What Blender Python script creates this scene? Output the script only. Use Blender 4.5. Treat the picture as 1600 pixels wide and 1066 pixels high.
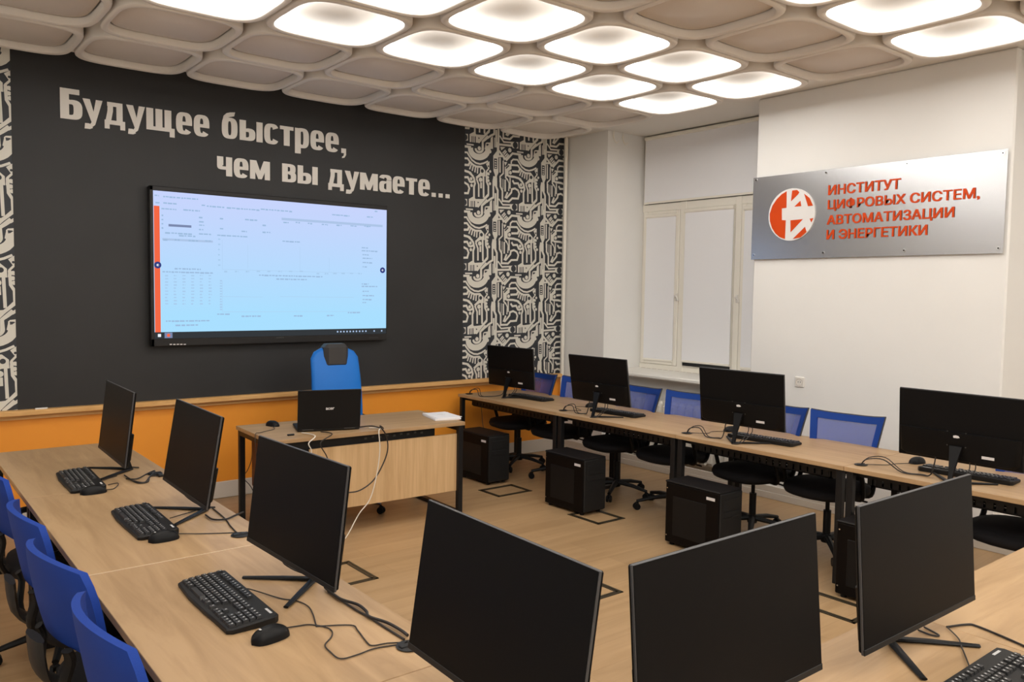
import bpy, bmesh, math, random
from mathutils import Matrix, Vector
random.seed(7)
for o in list(bpy.data.objects): bpy.data.objects.remove(o)
SC = bpy.context.scene
COL = SC.collection
# measured positions, metres (x along the slate wall, y away from the camera, z up)
CAM = [[0.781418,-0.623828,0.015004],[0.025997,0.05657,0.99806],[-0.623466,-0.779512,0.060422],[0,0,1.7879],28.4736]
MON = {"L1":[1.049,4.877,0.084,-91.358,7.083],"L2":[1.114,3.784,0.094,-91.177,9.545],"L3":[1.122,2.637,0.082,-88.0,6.804],"L4":[1.107,1.487,0.078,-92.112,8.398],"N1":[1.55,1.074,0.086,-0.095,4.865],"N2":[2.397,1.047,0.082,-0.469,4.168],"R1":[4.975,6.21,0.1,-87.217,-3.976],"R2":[4.846,4.834,0.113,-89.509,-9.21],"R3":[4.84,3.425,0.113,-86.87,-5.872],"R4":[4.841,1.967,0.108,-90.925,-3.468]}
CIRC = {"per":[0.6621,0.0134],"perv":[0.0028,-0.6591],"nW":66,"nD":80,"S":[["s",0.0282,[5.253,3.357],[5.255,3.264]],["p",0.0,[5.243,3.27],[5.267,3.272],[5.353,3.196],[5.336,3.175],[5.321,3.211],[5.263,3.205],[5.266,3.043],[5.247,3.004],[5.244,2.941],[5.22,2.939],[5.219,3.016],[5.199,3.055],[5.194,3.212]],["s",0.018,[5.284,3.199],[5.287,3.049]],["s",0.0154,[5.328,3.174],[5.33,3.042],[5.288,3.006],[5.289,2.945]],["s",0.018,[5.271,3.273],[5.365,3.19]],["s",0.0144,[5.32,3.256],[5.356,3.289]],["s",0.0144,[5.335,3.241],[5.369,3.277]],["s",0.0144,[5.351,3.224],[5.384,3.256]],["s",0.0144,[5.361,3.204],[5.4,3.245]],["s",0.0231,[5.367,3.184],[5.452,3.265],[5.566,3.266]],["s",0.0641,[5.563,3.25],[5.566,3.231],[5.575,3.213],[5.59,3.198],[5.609,3.187],[5.632,3.179],[5.658,3.177],[5.684,3.178],[5.71,3.185],[5.734,3.196],[5.755,3.21],[5.771,3.228],[5.782,3.248],[5.788,3.268],[5.787,3.288]],["s",0.0246,[5.628,3.258],[5.63,3.247],[5.637,3.238],[5.648,3.231],[5.661,3.228],[5.675,3.228],[5.69,3.231],[5.703,3.237],[5.713,3.247],[5.719,3.257],[5.721,3.268],[5.716,3.341],[5.782,3.404]],["d",0.0216,[5.674,3.267]],["p",0.0,[5.757,3.335],[5.809,3.337],[5.85,3.369],[5.852,3.283],[5.805,3.276],[5.775,3.251],[5.743,3.267]],["s",0.0128,[5.773,3.204],[5.78,3.252]],["d",0.0185,[5.813,3.25]],["p",0.0,[5.285,3.316],[5.353,3.32],[5.3,3.28]],["d",0.0236,[5.414,3.296]],["s",0.0154,[5.28,3.336],[5.43,3.341]],["s",0.0144,[5.515,3.291],[5.6,3.292]],["s",0.018,[5.436,3.158],[5.438,3.183],[5.463,3.204],[5.522,3.207],[5.543,3.179],[5.583,3.137],[5.634,3.112],[5.685,3.107],[5.736,3.122],[5.787,3.147]],["s",0.0205,[5.395,3.14],[5.528,3.147],[5.554,3.119],[5.594,3.092],[5.635,3.077],[5.706,3.079],[5.743,3.045],[5.744,2.989]],["p",0.0,[5.361,3.11],[5.4,3.144],[5.439,3.141],[5.44,3.099],[5.401,3.076],[5.402,3.019],[5.363,3.015]],["s",0.018,[5.359,3.113],[5.363,3.004],[5.388,2.98]],["p",0.0,[5.341,3.164],[5.382,3.165],[5.356,3.124]],["s",0.0231,[5.455,3.076],[5.54,3.081],[5.556,3.111]],["d",0.0195,[5.426,3.06]],["s",0.0164,[5.574,3.09],[5.555,3.042]],["s",0.0164,[5.602,3.083],[5.587,3.03]],["s",0.0164,[5.63,3.073],[5.621,3.018]],["s",0.0164,[5.658,3.074],[5.654,3.009]],["s",0.0231,[5.402,3.021],[5.486,3.02],[5.546,3.01],[5.597,2.974]],["p",0.0,[5.762,3.117],[5.808,3.15],[5.807,3.079],[5.789,3.077]],["s",0.0154,[5.804,3.079],[5.769,3.04],[5.765,2.99]],["d",0.0144,[5.818,3.045]],["d",0.0144,[5.798,3.017]],["p",0.0,[5.686,3.063],[5.717,3.078],[5.751,3.046],[5.752,2.989],[5.647,2.979],[5.687,3.016]],["s",0.025,[5.228,2.912],[5.259,2.857],[5.261,2.62]],["s",0.0445,[5.227,2.981],[5.229,2.908]],["s",0.0211,[5.294,2.987],[5.295,2.901],[5.322,2.859],[5.324,2.752],[5.414,2.753],[5.456,2.79],[5.537,2.794],[5.553,2.846],[5.535,2.882],[5.492,2.899],[5.449,2.887],[5.444,2.853],[5.382,2.79],[5.365,2.795],[5.391,2.848]],["s",0.0195,[5.357,2.977],[5.359,2.858]],["s",0.0083,[5.328,2.982],[5.33,2.876]],["s",0.0139,[5.386,2.988],[5.411,2.945],[5.407,2.866]],["s",0.0156,[5.423,3.004],[5.425,2.893]],["s",0.0222,[5.458,2.979],[5.48,2.952],[5.534,2.957],[5.556,2.917],[5.578,2.911],[5.621,2.927]],["d",0.0167,[5.575,2.946]],["d",0.0167,[5.581,2.878]],["s",0.0222,[5.56,3.009],[5.61,2.956],[5.625,2.902],[5.612,2.868],[5.614,2.75]],["s",0.0195,[5.643,2.954],[5.672,2.894],[5.674,2.772]],["p",0.0,[5.632,2.97],[5.675,3.0],[5.686,3.017],[5.735,3.022],[5.736,2.997],[5.708,2.986],[5.665,2.965],[5.649,2.942]],["d",0.0234,[5.695,2.947]],["s",0.0222,[5.702,2.918],[5.703,2.863]],["s",0.0222,[5.73,3.022],[5.738,2.769]],["s",0.0211,[5.769,3.034],[5.774,2.933],[5.797,2.892],[5.799,2.808],[5.665,2.666]],["d",0.0156,[5.791,3.019]],["d",0.0156,[5.789,2.981]],["d",0.0156,[5.796,2.948]],["d",0.0156,[5.816,2.918]],["s",0.0222,[5.871,2.997],[5.861,2.949],[5.865,2.779],[5.825,2.759],[5.715,2.682],[5.714,2.597]],["s",0.0167,[5.277,2.769],[5.33,2.713],[5.431,2.719]],["s",0.0195,[5.273,2.68],[5.431,2.688]],["p",0.0,[5.425,2.727],[5.527,2.735],[5.529,2.668],[5.459,2.663],[5.426,2.686]],["p",0.0,[5.603,2.766],[5.636,2.744],[5.725,2.751],[5.802,2.812],[5.808,2.791],[5.665,2.662],[5.551,2.658],[5.549,2.737]],["s",0.0222,[5.229,2.822],[5.232,2.647]],["s",0.0111,[5.871,2.741],[5.873,2.643]],["p",0.0,[5.754,2.677],[5.816,2.685],[5.82,2.733],[5.848,2.756],[5.851,2.624],[5.806,2.621],[5.75,2.6]],["s",0.0411,[5.225,3.18],[5.227,3.086]],["p",0.0,[5.272,3.254],[5.296,3.231],[5.272,3.224]],["p",0.0,[5.763,3.326],[5.794,3.325],[5.766,3.301]],["p",0.0,[5.729,3.335],[5.782,3.377],[5.816,3.377],[5.816,3.357],[5.778,3.349],[5.737,3.313]],["s",0.0144,[5.366,3.099],[5.405,3.133]],["d",0.0092,[5.794,3.097]],["d",0.0195,[5.715,3.039]],["s",0.01,[5.578,2.718],[5.579,2.653]],["s",0.0078,[5.597,2.72],[5.599,2.655]],["s",0.0122,[5.62,2.721],[5.622,2.656]],["p",0.0,[5.659,2.72],[5.679,2.713],[5.662,2.699]],["d",0.0345,[5.488,2.699]],["p",0.0,[5.771,2.665],[5.8,2.663],[5.774,2.643]],["d",0.0345,[5.498,2.847]],["s",0.0113,[5.216,3.165],[5.236,3.165]],["s",0.0113,[5.216,3.141],[5.236,3.141]],["s",0.0113,[5.217,3.117],[5.237,3.117]],["s",0.0113,[5.217,3.094],[5.237,3.094]]]}
EMB = {"disc":[[3.956,2.703],[3.938,2.26],[4.172,2.484],[3.734,2.478]],"polys":[[[4.002,2.682],[4.048,2.661],[4.094,2.623],[4.135,2.57],[4.159,2.501],[4.154,2.436],[4.132,2.378],[4.098,2.33],[4.055,2.295],[4.003,2.277],[4.001,2.436],[4.039,2.44],[4.043,2.54],[3.999,2.542]],[[3.95,2.684],[3.904,2.685],[3.883,2.665],[3.893,2.648],[3.957,2.594]],[[3.924,2.546],[3.87,2.591],[3.861,2.546]],[[3.837,2.648],[3.786,2.607],[3.753,2.542],[3.798,2.541]],[[3.956,2.433],[3.841,2.436],[3.951,2.332]],[[3.929,2.274],[3.819,2.371],[3.803,2.327],[3.858,2.284]],[[3.779,2.436],[3.746,2.439],[3.762,2.404]]]}
SIGN = [["ИНСТИТУТ",[3.624,2.618],[3.624,2.698],[3.03,2.617]],["ЦИФРОВЫХ СИСТЕМ,",[3.623,2.503],[3.623,2.578],[2.463,2.495]],["АВТОМАТИЗАЦИИ",[3.626,2.378],[3.626,2.454],[2.629,2.381]],["И ЭНЕРГЕТИКИ",[3.624,2.258],[3.624,2.335],[2.815,2.255]]]
SCREWS = [[4.331,2.808],[3.65,2.804],[2.988,2.803],[2.319,2.801],[4.327,2.148],[3.65,2.149],[2.983,2.149],[2.319,2.144]]
CAB = {"L3mouse":[[0.968,2.303,0.756],[1.014,2.301,0.756],[1.048,2.289,0.756],[1.078,2.245,0.756],[1.081,2.204,0.756],[1.06,2.166,0.756],[1.022,2.128,0.756],[1.014,2.078,0.756],[1.018,2.021,0.756],[1.069,2.016,0.756],[1.127,2.022,0.756],[1.201,2.002,0.756]],"L3key":[[1.007,2.575,0.756],[1.061,2.545,0.756],[1.094,2.497,0.756],[1.106,2.429,0.756],[1.089,2.353,0.756],[1.062,2.273,0.756],[1.067,2.262,0.756],[1.148,2.21,0.756],[1.146,2.163,0.756],[1.129,2.077,0.756],[1.13,2.043,0.756],[1.172,2.031,0.756],[1.215,2.006,0.756]],"L3mon":[[1.218,2.537,0.756],[1.212,2.433,0.756],[1.217,2.392,0.756],[1.236,2.332,0.756],[1.231,2.265,0.756],[1.218,2.224,0.756],[1.24,2.15,0.756],[1.245,2.075,0.756],[1.242,2.031,0.756]],"L3mon2":[[1.215,2.509,0.756],[1.215,2.376,0.756],[1.216,2.294,0.756],[1.221,2.23,0.756],[1.222,2.139,0.756],[1.224,2.06,0.756],[1.225,2.021,0.756]],"L2key":[[1.036,3.708,0.756],[1.151,3.79,0.756],[1.206,3.808,0.756]],"L2mouse":[[1.001,3.469,0.756],[1.102,3.412,0.756],[1.203,3.355,0.756]],"L2mon":[[1.185,3.691,0.756],[1.187,3.6,0.756],[1.232,3.568,0.756],[1.284,3.602,0.756],[1.338,3.637,0.756]],"L2mon2":[[1.251,3.795,0.756],[1.237,3.582,0.756],[1.217,3.459,0.756],[1.203,3.323,0.756]],"L1key":[[0.946,4.622,0.756],[0.999,4.71,0.756],[1.053,4.751,0.756]],"L1mouse":[[0.93,4.444,0.756],[0.969,4.453,0.756],[1.008,4.53,0.756],[1.014,4.575,0.756],[0.967,4.559,0.756]],"L1mon":[[1.085,4.729,0.756],[1.092,4.57,0.756],[1.127,4.495,0.756],[1.183,4.608,0.756],[1.249,4.751,0.756],[1.198,4.704,0.756],[1.118,4.602,0.756],[1.072,4.634,0.756]],"L1mon2":[[1.087,4.701,0.756],[1.097,4.517,0.756],[1.148,4.506,0.756],[1.193,4.628,0.756],[1.242,4.62,0.756]],"Nmon":[[2.639,1.084,0.756],[2.713,1.054,0.756],[2.724,1.028,0.756],[2.707,0.958,0.756],[2.683,0.884,0.756],[2.659,0.822,0.756]],"Nkey":[[2.629,1.077,0.756],[2.574,1.023,0.756],[2.526,0.995,0.756],[2.462,0.957,0.756],[2.402,0.921,0.756]],"Nloop":[[2.542,1.128,0.756],[2.536,1.085,0.756],[2.554,1.071,0.756],[2.58,1.127,0.756]],"Tblack":[[2.851,5.22,0.831],[2.925,5.22,0.794],[2.979,5.22,0.715],[2.99,5.22,0.606],[2.942,5.22,0.49],[2.868,5.22,0.393],[2.765,5.22,0.34],[2.672,5.22,0.337],[2.566,5.22,0.356]],"Twhite":[[2.866,5.22,0.813],[2.911,5.22,0.762],[2.92,5.22,0.614],[2.89,5.22,0.417],[2.839,5.22,0.263],[2.751,5.22,0.17],[2.644,5.22,0.154],[2.511,5.22,0.17]],"Twhite2":[[2.329,5.22,0.78],[2.369,5.22,0.725],[2.389,5.22,0.673],[2.402,5.22,0.583]],"Tblack2":[[2.382,5.22,0.8],[2.456,5.22,0.716],[2.508,5.22,0.608],[2.524,5.22,0.491]],"Tmouse":[[2.336,5.881,0.756],[2.192,5.739,0.756],[2.069,5.554,0.756]]}
GROM = {"L3":[1.216,1.978,0.75],"L2":[1.209,3.316,0.75],"R1":[4.756,6.627,0.75],"R2":[4.786,5.247,0.75],"R3":[4.785,3.872,0.75],"R4":[4.794,2.518,0.75]}
TV = {"items":[["taskbar",1.794,1.429,3.886,1.386],["sel",1.906,2.287,2.083,2.268],["hdr",1.858,2.173,2.254,2.156],["hdr",2.845,2.38,3.838,2.401]],"rows":[["t",1.803,2.506,1.836,0.0128],["t",1.868,2.502,2.138,0.0128],["t",1.809,2.45,1.842,0.0128],["t",1.868,2.452,1.981,0.0128],["t",2.165,2.457,2.193,0.0128],["t",2.207,2.453,2.349,0.0128],["t",2.37,2.452,2.659,0.0128],["t",2.659,2.462,2.94,0.0128],["t",1.854,2.406,1.967,0.0128],["t",2.021,2.409,2.151,0.0128],["t",3.32,2.462,3.493,0.0128],["t",3.672,2.467,3.745,0.0128],["t",3.754,2.525,3.782,0.0128],["t",1.854,2.354,1.867,0.0128],["t",1.853,2.32,1.867,0.0128],["t",1.853,2.287,1.866,0.0128],["t",1.853,2.255,1.866,0.0128],["t",1.879,2.218,2.094,0.0128],["t",2.142,2.224,2.24,0.0128],["t",1.985,2.201,2.114,0.0128],["t",2.29,2.221,2.545,0.0128],["t",2.143,2.357,2.178,0.0128],["t",2.143,2.322,2.185,0.0128],["t",2.143,2.294,2.185,0.0128],["t",2.142,2.259,2.177,0.0128],["t",2.312,2.359,2.348,0.0128],["t",2.312,2.276,2.34,0.0128],["t",2.523,2.365,2.628,0.0128],["t",2.493,2.265,2.538,0.0128],["t",2.674,2.327,2.704,0.0128],["t",2.674,2.268,2.743,0.0128],["t",1.865,2.161,1.898,0.0128],["t",1.951,2.166,1.991,0.0128],["t",2.059,2.166,2.135,0.0128],["t",2.191,2.17,2.24,0.0128],["t",2.852,2.2,3.012,0.0128],["t",1.949,1.936,2.154,0.0128],["t",1.856,1.908,2.252,0.0128],["t",2.642,1.9,3.227,0.0128],["t",2.796,1.871,3.077,0.0128],["t",2.285,1.568,2.394,0.0128],["t",2.489,1.55,2.656,0.0128],["t",2.955,1.55,3.036,0.0128],["t",3.27,1.551,3.339,0.0128],["t",3.479,1.577,3.604,0.0128],["t",1.878,1.515,2.228,0.0128],["t",1.951,1.481,2.129,0.0128],["t",3.619,2.178,3.692,0.0128],["t",3.619,2.151,3.784,0.0128],["t",3.628,2.114,3.692,0.0128],["t",3.629,2.082,3.729,0.0128],["t",3.629,2.042,3.729,0.0128],["t",3.629,2.002,3.674,0.0128],["t",3.621,1.843,3.693,0.0128],["t",3.621,1.821,3.785,0.0128],["t",3.63,1.775,3.694,0.0128],["t",3.63,1.735,3.749,0.0128],["t",3.63,1.698,3.731,0.0128],["t",3.63,1.67,3.667,0.0128],["t",2.86,2.363,2.908,0.0128],["t",2.972,2.37,3.012,0.0128],["t",3.086,2.369,3.127,0.0128],["t",3.219,2.368,3.278,0.0128],["t",3.363,2.371,3.415,0.0128],["t",3.503,2.373,3.565,0.0128],["t",3.645,2.379,3.709,0.0128],["f",1.875,1.878,1.899,0.0115],["f",1.942,1.88,1.966,0.0115],["f",2.009,1.881,2.033,0.0115],["f",2.077,1.883,2.102,0.0115],["f",2.146,1.885,2.172,0.0115],["f",2.216,1.886,2.242,0.0115],["f",1.875,1.853,1.899,0.0115],["f",1.941,1.855,1.966,0.0115],["f",2.009,1.856,2.033,0.0115],["f",2.077,1.858,2.102,0.0115],["f",2.146,1.859,2.171,0.0115],["f",2.216,1.861,2.242,0.0115],["f",1.875,1.828,1.898,0.0115],["f",1.941,1.83,1.965,0.0115],["f",2.009,1.831,2.033,0.0115],["f",2.077,1.832,2.102,0.0115],["f",2.146,1.834,2.171,0.0115],["f",2.216,1.835,2.242,0.0115],["f",1.874,1.803,1.898,0.0115],["f",1.941,1.805,1.965,0.0115],["f",2.008,1.806,2.033,0.0115],["f",2.077,1.807,2.101,0.0115],["f",2.146,1.808,2.171,0.0115],["f",2.216,1.809,2.241,0.0115],["f",1.874,1.779,1.898,0.0115],["f",1.941,1.78,1.965,0.0115],["f",2.008,1.781,2.033,0.0115],["f",2.076,1.782,2.101,0.0115],["f",2.146,1.783,2.171,0.0115],["f",2.216,1.784,2.241,0.0115],["f",1.874,1.754,1.898,0.0115],["f",1.94,1.754,1.965,0.0115],["f",2.008,1.755,2.032,0.0115],["f",2.076,1.756,2.101,0.0115],["f",2.145,1.757,2.17,0.0115],["f",2.215,1.758,2.241,0.0115],["f",1.874,1.729,1.897,0.0115],["f",1.94,1.729,1.964,0.0115],["f",2.008,1.73,2.032,0.0115],["f",2.076,1.731,2.101,0.0115],["f",2.145,1.731,2.17,0.0115],["f",2.215,1.732,2.241,0.0115],["f",1.873,1.704,1.897,0.0115],["f",1.94,1.704,1.964,0.0115],["f",2.007,1.705,2.032,0.0115],["f",2.076,1.705,2.101,0.0115],["f",2.145,1.706,2.17,0.0115],["f",2.215,1.706,2.241,0.0115],["f",1.873,1.679,1.897,0.0115],["f",1.94,1.679,1.964,0.0115],["f",2.007,1.68,2.032,0.0115],["f",2.075,1.68,2.1,0.0115],["f",2.145,1.68,2.17,0.0115],["f",2.215,1.681,2.24,0.0115],["f",1.873,1.654,1.897,0.0115],["f",1.939,1.654,1.964,0.0115],["f",2.007,1.654,2.031,0.0115],["f",2.075,1.654,2.1,0.0115],["f",2.145,1.655,2.17,0.0115],["f",2.215,1.655,2.24,0.0115],["f",2.297,2.189,2.315,0.0128],["f",2.296,2.147,2.315,0.0128],["f",2.296,2.104,2.315,0.0128],["f",2.296,2.061,2.314,0.0128],["f",2.295,2.018,2.314,0.0128],["f",2.295,1.975,2.314,0.0128],["f",2.309,1.846,2.327,0.0128],["f",2.308,1.824,2.327,0.0128],["f",2.308,1.802,2.327,0.0128],["f",2.308,1.781,2.327,0.0128],["f",2.308,1.759,2.327,0.0128],["f",2.308,1.737,2.327,0.0128],["f",2.308,1.716,2.326,0.0128],["f",2.308,1.694,2.326,0.0128],["f",2.307,1.672,2.326,0.0128],["f",2.307,1.651,2.326,0.0128],["f",2.307,1.629,2.326,0.0128],["f",2.307,1.607,2.326,0.0128],["f",2.345,1.924,2.374,0.0128],["f",2.435,1.927,2.465,0.0128],["f",2.527,1.929,2.557,0.0128],["f",2.621,1.932,2.651,0.0128],["f",2.715,1.934,2.746,0.0128],["f",2.812,1.937,2.844,0.0128],["f",2.91,1.94,2.942,0.0128],["f",3.01,1.943,3.043,0.0128],["f",3.169,1.928,3.202,0.0128],["f",3.249,1.93,3.283,0.0128],["f",3.331,1.933,3.366,0.0128],["f",3.414,1.935,3.449,0.0128],["f",3.499,1.937,3.534,0.0128],["f",3.584,1.939,3.62,0.0128]],"lines":[[2.33,2.184,2.328,1.94],[2.328,1.94,3.584,1.936],[2.545,2.151,2.544,1.953],[3.012,2.158,3.012,1.944],[3.295,2.07,3.295,1.944],[2.329,1.713,2.672,1.716],[2.827,1.717,3.54,1.723],[2.336,1.586,3.604,1.581],[2.33,1.846,2.328,1.578]],"bar":[1.796,2.424,1.834,1.442],"tl":[1.791,2.543],"br":[3.882,1.389],"bl":[1.793,1.374],"circ":[[1.821,1.959],[3.84,1.975]],"icons":[[1.828,1.407],[1.897,1.406],[3.377,1.419],[3.409,1.419],[3.44,1.418],[3.472,1.418],[3.504,1.417],[3.536,1.417],[3.568,1.416],[3.601,1.415],[3.633,1.415],[3.666,1.414],[3.754,1.416],[3.834,1.418]],"brand":[2.834,1.36],"ports":[[1.912,1.327],[1.939,1.326],[1.966,1.326],[1.993,1.325],[2.02,1.324]],"right":[3.751,1.339]}
# ------------------------------------------------------------------ camera, world, exposure
cd = bpy.data.cameras.new('camera'); cam = bpy.data.objects.new('camera', cd); COL.objects.link(cam)
cd.sensor_width = 36; cd.sensor_fit = 'HORIZONTAL'; cd.lens = CAM[4][0] if isinstance(CAM[4], list) else CAM[4]
_r, _u, _b, _o = CAM[0], CAM[1], CAM[2], CAM[3]
cam.matrix_world = Matrix(((_r[0], _u[0], _b[0], _o[0]), (_r[1], _u[1], _b[1], _o[1]), (_r[2], _u[2], _b[2], _o[2]), (0, 0, 0, 1)))
cd.clip_start = 0.02
SC.camera = cam
wd = bpy.data.worlds.new('night_outside'); SC.world = wd; wd.use_nodes = True
wd.node_tree.nodes['Background'].inputs[0].default_value = (0.02, 0.025, 0.04, 1)
wd.node_tree.nodes['Background'].inputs[1].default_value = 0.3
SC.view_settings.view_transform = 'Standard'; SC.view_settings.look = 'None'
SC.view_settings.exposure = 0.0; SC.view_settings.gamma = 1.0
try: SC.view_settings.use_curve_mapping = False
except Exception: pass
STRIP_E = 11.8      # light strips inside the lit ceiling cassettes
PANEL_E = 0.0      # translucent cassette centre
TV_E = 1.0

# ------------------------------------------------------------------ materials
def mat(name, col, rough=0.5, metal=0.0, emit=None, es=0.0, bump=0.0, bscale=200.0, var=0.0, vscale=3.0, spec=0.5, vstretch=(1, 1, 1)):
    m = bpy.data.materials.new(name); m.use_nodes = True
    nt = m.node_tree; b = nt.nodes['Principled BSDF']
    b.inputs['Base Color'].default_value = (*col, 1); b.inputs['Roughness'].default_value = rough
    b.inputs['Metallic'].default_value = metal; b.inputs['Specular IOR Level'].default_value = spec
    if emit: b.inputs['Emission Color'].default_value = (*emit, 1); b.inputs['Emission Strength'].default_value = es
    if var or bump:
        tc = nt.nodes.new('ShaderNodeTexCoord')
        if var:
            mp = nt.nodes.new('ShaderNodeMapping'); mp.inputs['Scale'].default_value = vstretch
            nz = nt.nodes.new('ShaderNodeTexNoise'); nz.inputs['Scale'].default_value = vscale; nz.inputs['Detail'].default_value = 6
            cr = nt.nodes.new('ShaderNodeValToRGB')
            cr.color_ramp.elements[0].position = 0.3; cr.color_ramp.elements[1].position = 0.7
            cr.color_ramp.elements[0].color = (*[c * (1 - var) for c in col], 1); cr.color_ramp.elements[1].color = (*[min(1, c * (1 + var)) for c in col], 1)
            nt.links.new(tc.outputs['Object'], mp.inputs['Vector']); nt.links.new(mp.outputs['Vector'], nz.inputs['Vector'])
            nt.links.new(nz.outputs['Fac'], cr.inputs['Fac']); nt.links.new(cr.outputs['Color'], b.inputs['Base Color'])
        if bump:
            n2 = nt.nodes.new('ShaderNodeTexNoise'); n2.inputs['Scale'].default_value = bscale
            bp = nt.nodes.new('ShaderNodeBump'); bp.inputs['Strength'].default_value = bump; bp.inputs['Distance'].default_value = 0.002
            nt.links.new(tc.outputs['Object'], n2.inputs['Vector']); nt.links.new(n2.outputs['Fac'], bp.inputs['Height']); nt.links.new(bp.outputs['Normal'], b.inputs['Normal'])
    return m

def wood(name, c1, c2, axis='Y', rough=0.42, scale=1.0, planks=None):
    m = bpy.data.materials.new(name); m.use_nodes = True
    nt = m.node_tree; b = nt.nodes['Principled BSDF']; b.inputs['Roughness'].default_value = rough
    b.inputs['Specular IOR Level'].default_value = 0.35
    N = nt.nodes.new; L = nt.links.new
    tc = N('ShaderNodeTexCoord'); mp = N('ShaderNodeMapping')
    s = {'X': (1.3, 14, 14), 'Y': (14, 1.3, 14), 'Z': (30, 30, 1.5)}[axis]
    mp.inputs['Scale'].default_value = [v * scale for v in s]
    nz = N('ShaderNodeTexNoise'); nz.inputs['Scale'].default_value = 1.0; nz.inputs['Detail'].default_value = 8; nz.inputs['Roughness'].default_value = 0.6; nz.inputs['Distortion'].default_value = 0.8
    n2 = N('ShaderNodeTexNoise'); n2.inputs['Scale'].default_value = 0.35; n2.inputs['Detail'].default_value = 3
    ad = N('ShaderNodeMath'); ad.operation = 'ADD'
    ml = N('ShaderNodeMath'); ml.operation = 'MULTIPLY'; ml.inputs[1].default_value = 0.6
    cr = N('ShaderNodeValToRGB'); cr.color_ramp.elements[0].position = 0.55; cr.color_ramp.elements[1].position = 0.95
    cr.color_ramp.elements[0].color = (*c2, 1); cr.color_ramp.elements[1].color = (*c1, 1)
    src = tc.outputs['Object']
    L(src, mp.inputs['Vector']); L(mp.outputs['Vector'], nz.inputs['Vector']); L(mp.outputs['Vector'], n2.inputs['Vector'])
    L(n2.outputs['Fac'], ml.inputs[0]); L(nz.outputs['Fac'], ad.inputs[0]); L(ml.outputs[0], ad.inputs[1]); L(ad.outputs[0], cr.inputs['Fac'])
    if planks:
        br = N('ShaderNodeTexBrick'); br.inputs['Scale'].default_value = 1.0
        br.inputs['Brick Width'].default_value = planks[0]; br.inputs['Row Height'].default_value = planks[1]
        br.inputs['Mortar Size'].default_value = 0.0012; br.inputs['Color1'].default_value = (0.90, 0.90, 0.90, 1); br.inputs['Color2'].default_value = (1, 1, 1, 1)
        br.inputs['Mortar'].default_value = (0.72, 0.68, 0.64, 1); br.offset = 0.37
        mx = N('ShaderNodeMixRGB'); mx.blend_type = 'MULTIPLY'; mx.inputs['Fac'].default_value = 1
        L(src, br.inputs['Vector']); L(cr.outputs['Color'], mx.inputs['Color1']); L(br.outputs['Color'], mx.inputs['Color2']); L(mx.outputs['Color'], b.inputs['Base Color'])
    else:
        L(cr.outputs['Color'], b.inputs['Base Color'])
    return m

def mesh_fabric(name, col, alpha):
    m = bpy.data.materials.new(name); m.use_nodes = True
    nt = m.node_tree; b = nt.nodes['Principled BSDF']; b.inputs['Base Color'].default_value = (*col, 1); b.inputs['Roughness'].default_value = 0.7
    b.inputs['Specular IOR Level'].default_value = 0.2
    lw = nt.nodes.new('ShaderNodeLayerWeight'); lw.inputs['Blend'].default_value = 0.5    # woven net closes up when seen edge-on
    mr = nt.nodes.new('ShaderNodeMapRange'); mr.inputs['From Min'].default_value = 0.25; mr.inputs['From Max'].default_value = 0.8
    mr.inputs['To Min'].default_value = alpha; mr.inputs['To Max'].default_value = 1.0
    nt.links.new(lw.outputs['Facing'], mr.inputs['Value']); nt.links.new(mr.outputs['Result'], b.inputs['Alpha'])
    return m

def emat(name, col, strength):
    m = bpy.data.materials.new(name); m.use_nodes = True
    nt = m.node_tree; nt.nodes.clear()
    e = nt.nodes.new('ShaderNodeEmission'); e.inputs[0].default_value = (*col, 1); e.inputs[1].default_value = strength
    o = nt.nodes.new('ShaderNodeOutputMaterial'); nt.links.new(e.outputs[0], o.inputs[0])
    return m

def screen_mat(name):
    m = bpy.data.materials.new(name); m.use_nodes = True
    nt = m.node_tree; nt.nodes.clear(); N = nt.nodes.new
    tc = N('ShaderNodeTexCoord'); sp = N('ShaderNodeSeparateXYZ'); cr = N('ShaderNodeValToRGB')
    cr.color_ramp.elements[0].color = (0.40, 0.74, 1.0, 1); cr.color_ramp.elements[1].color = (0.58, 0.66, 0.98, 1)
    cr.color_ramp.elements[0].position = 0.15; cr.color_ramp.elements[1].position = 1.0
    e = N('ShaderNodeEmission'); e.inputs[1].default_value = TV_E; o = N('ShaderNodeOutputMaterial')
    nt.links.new(tc.outputs['Generated'], sp.inputs[0]); nt.links.new(sp.outputs['Z'], cr.inputs['Fac']); nt.links.new(cr.outputs['Color'], e.inputs[0]); nt.links.new(e.outputs[0], o.inputs[0])
    return m

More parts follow.
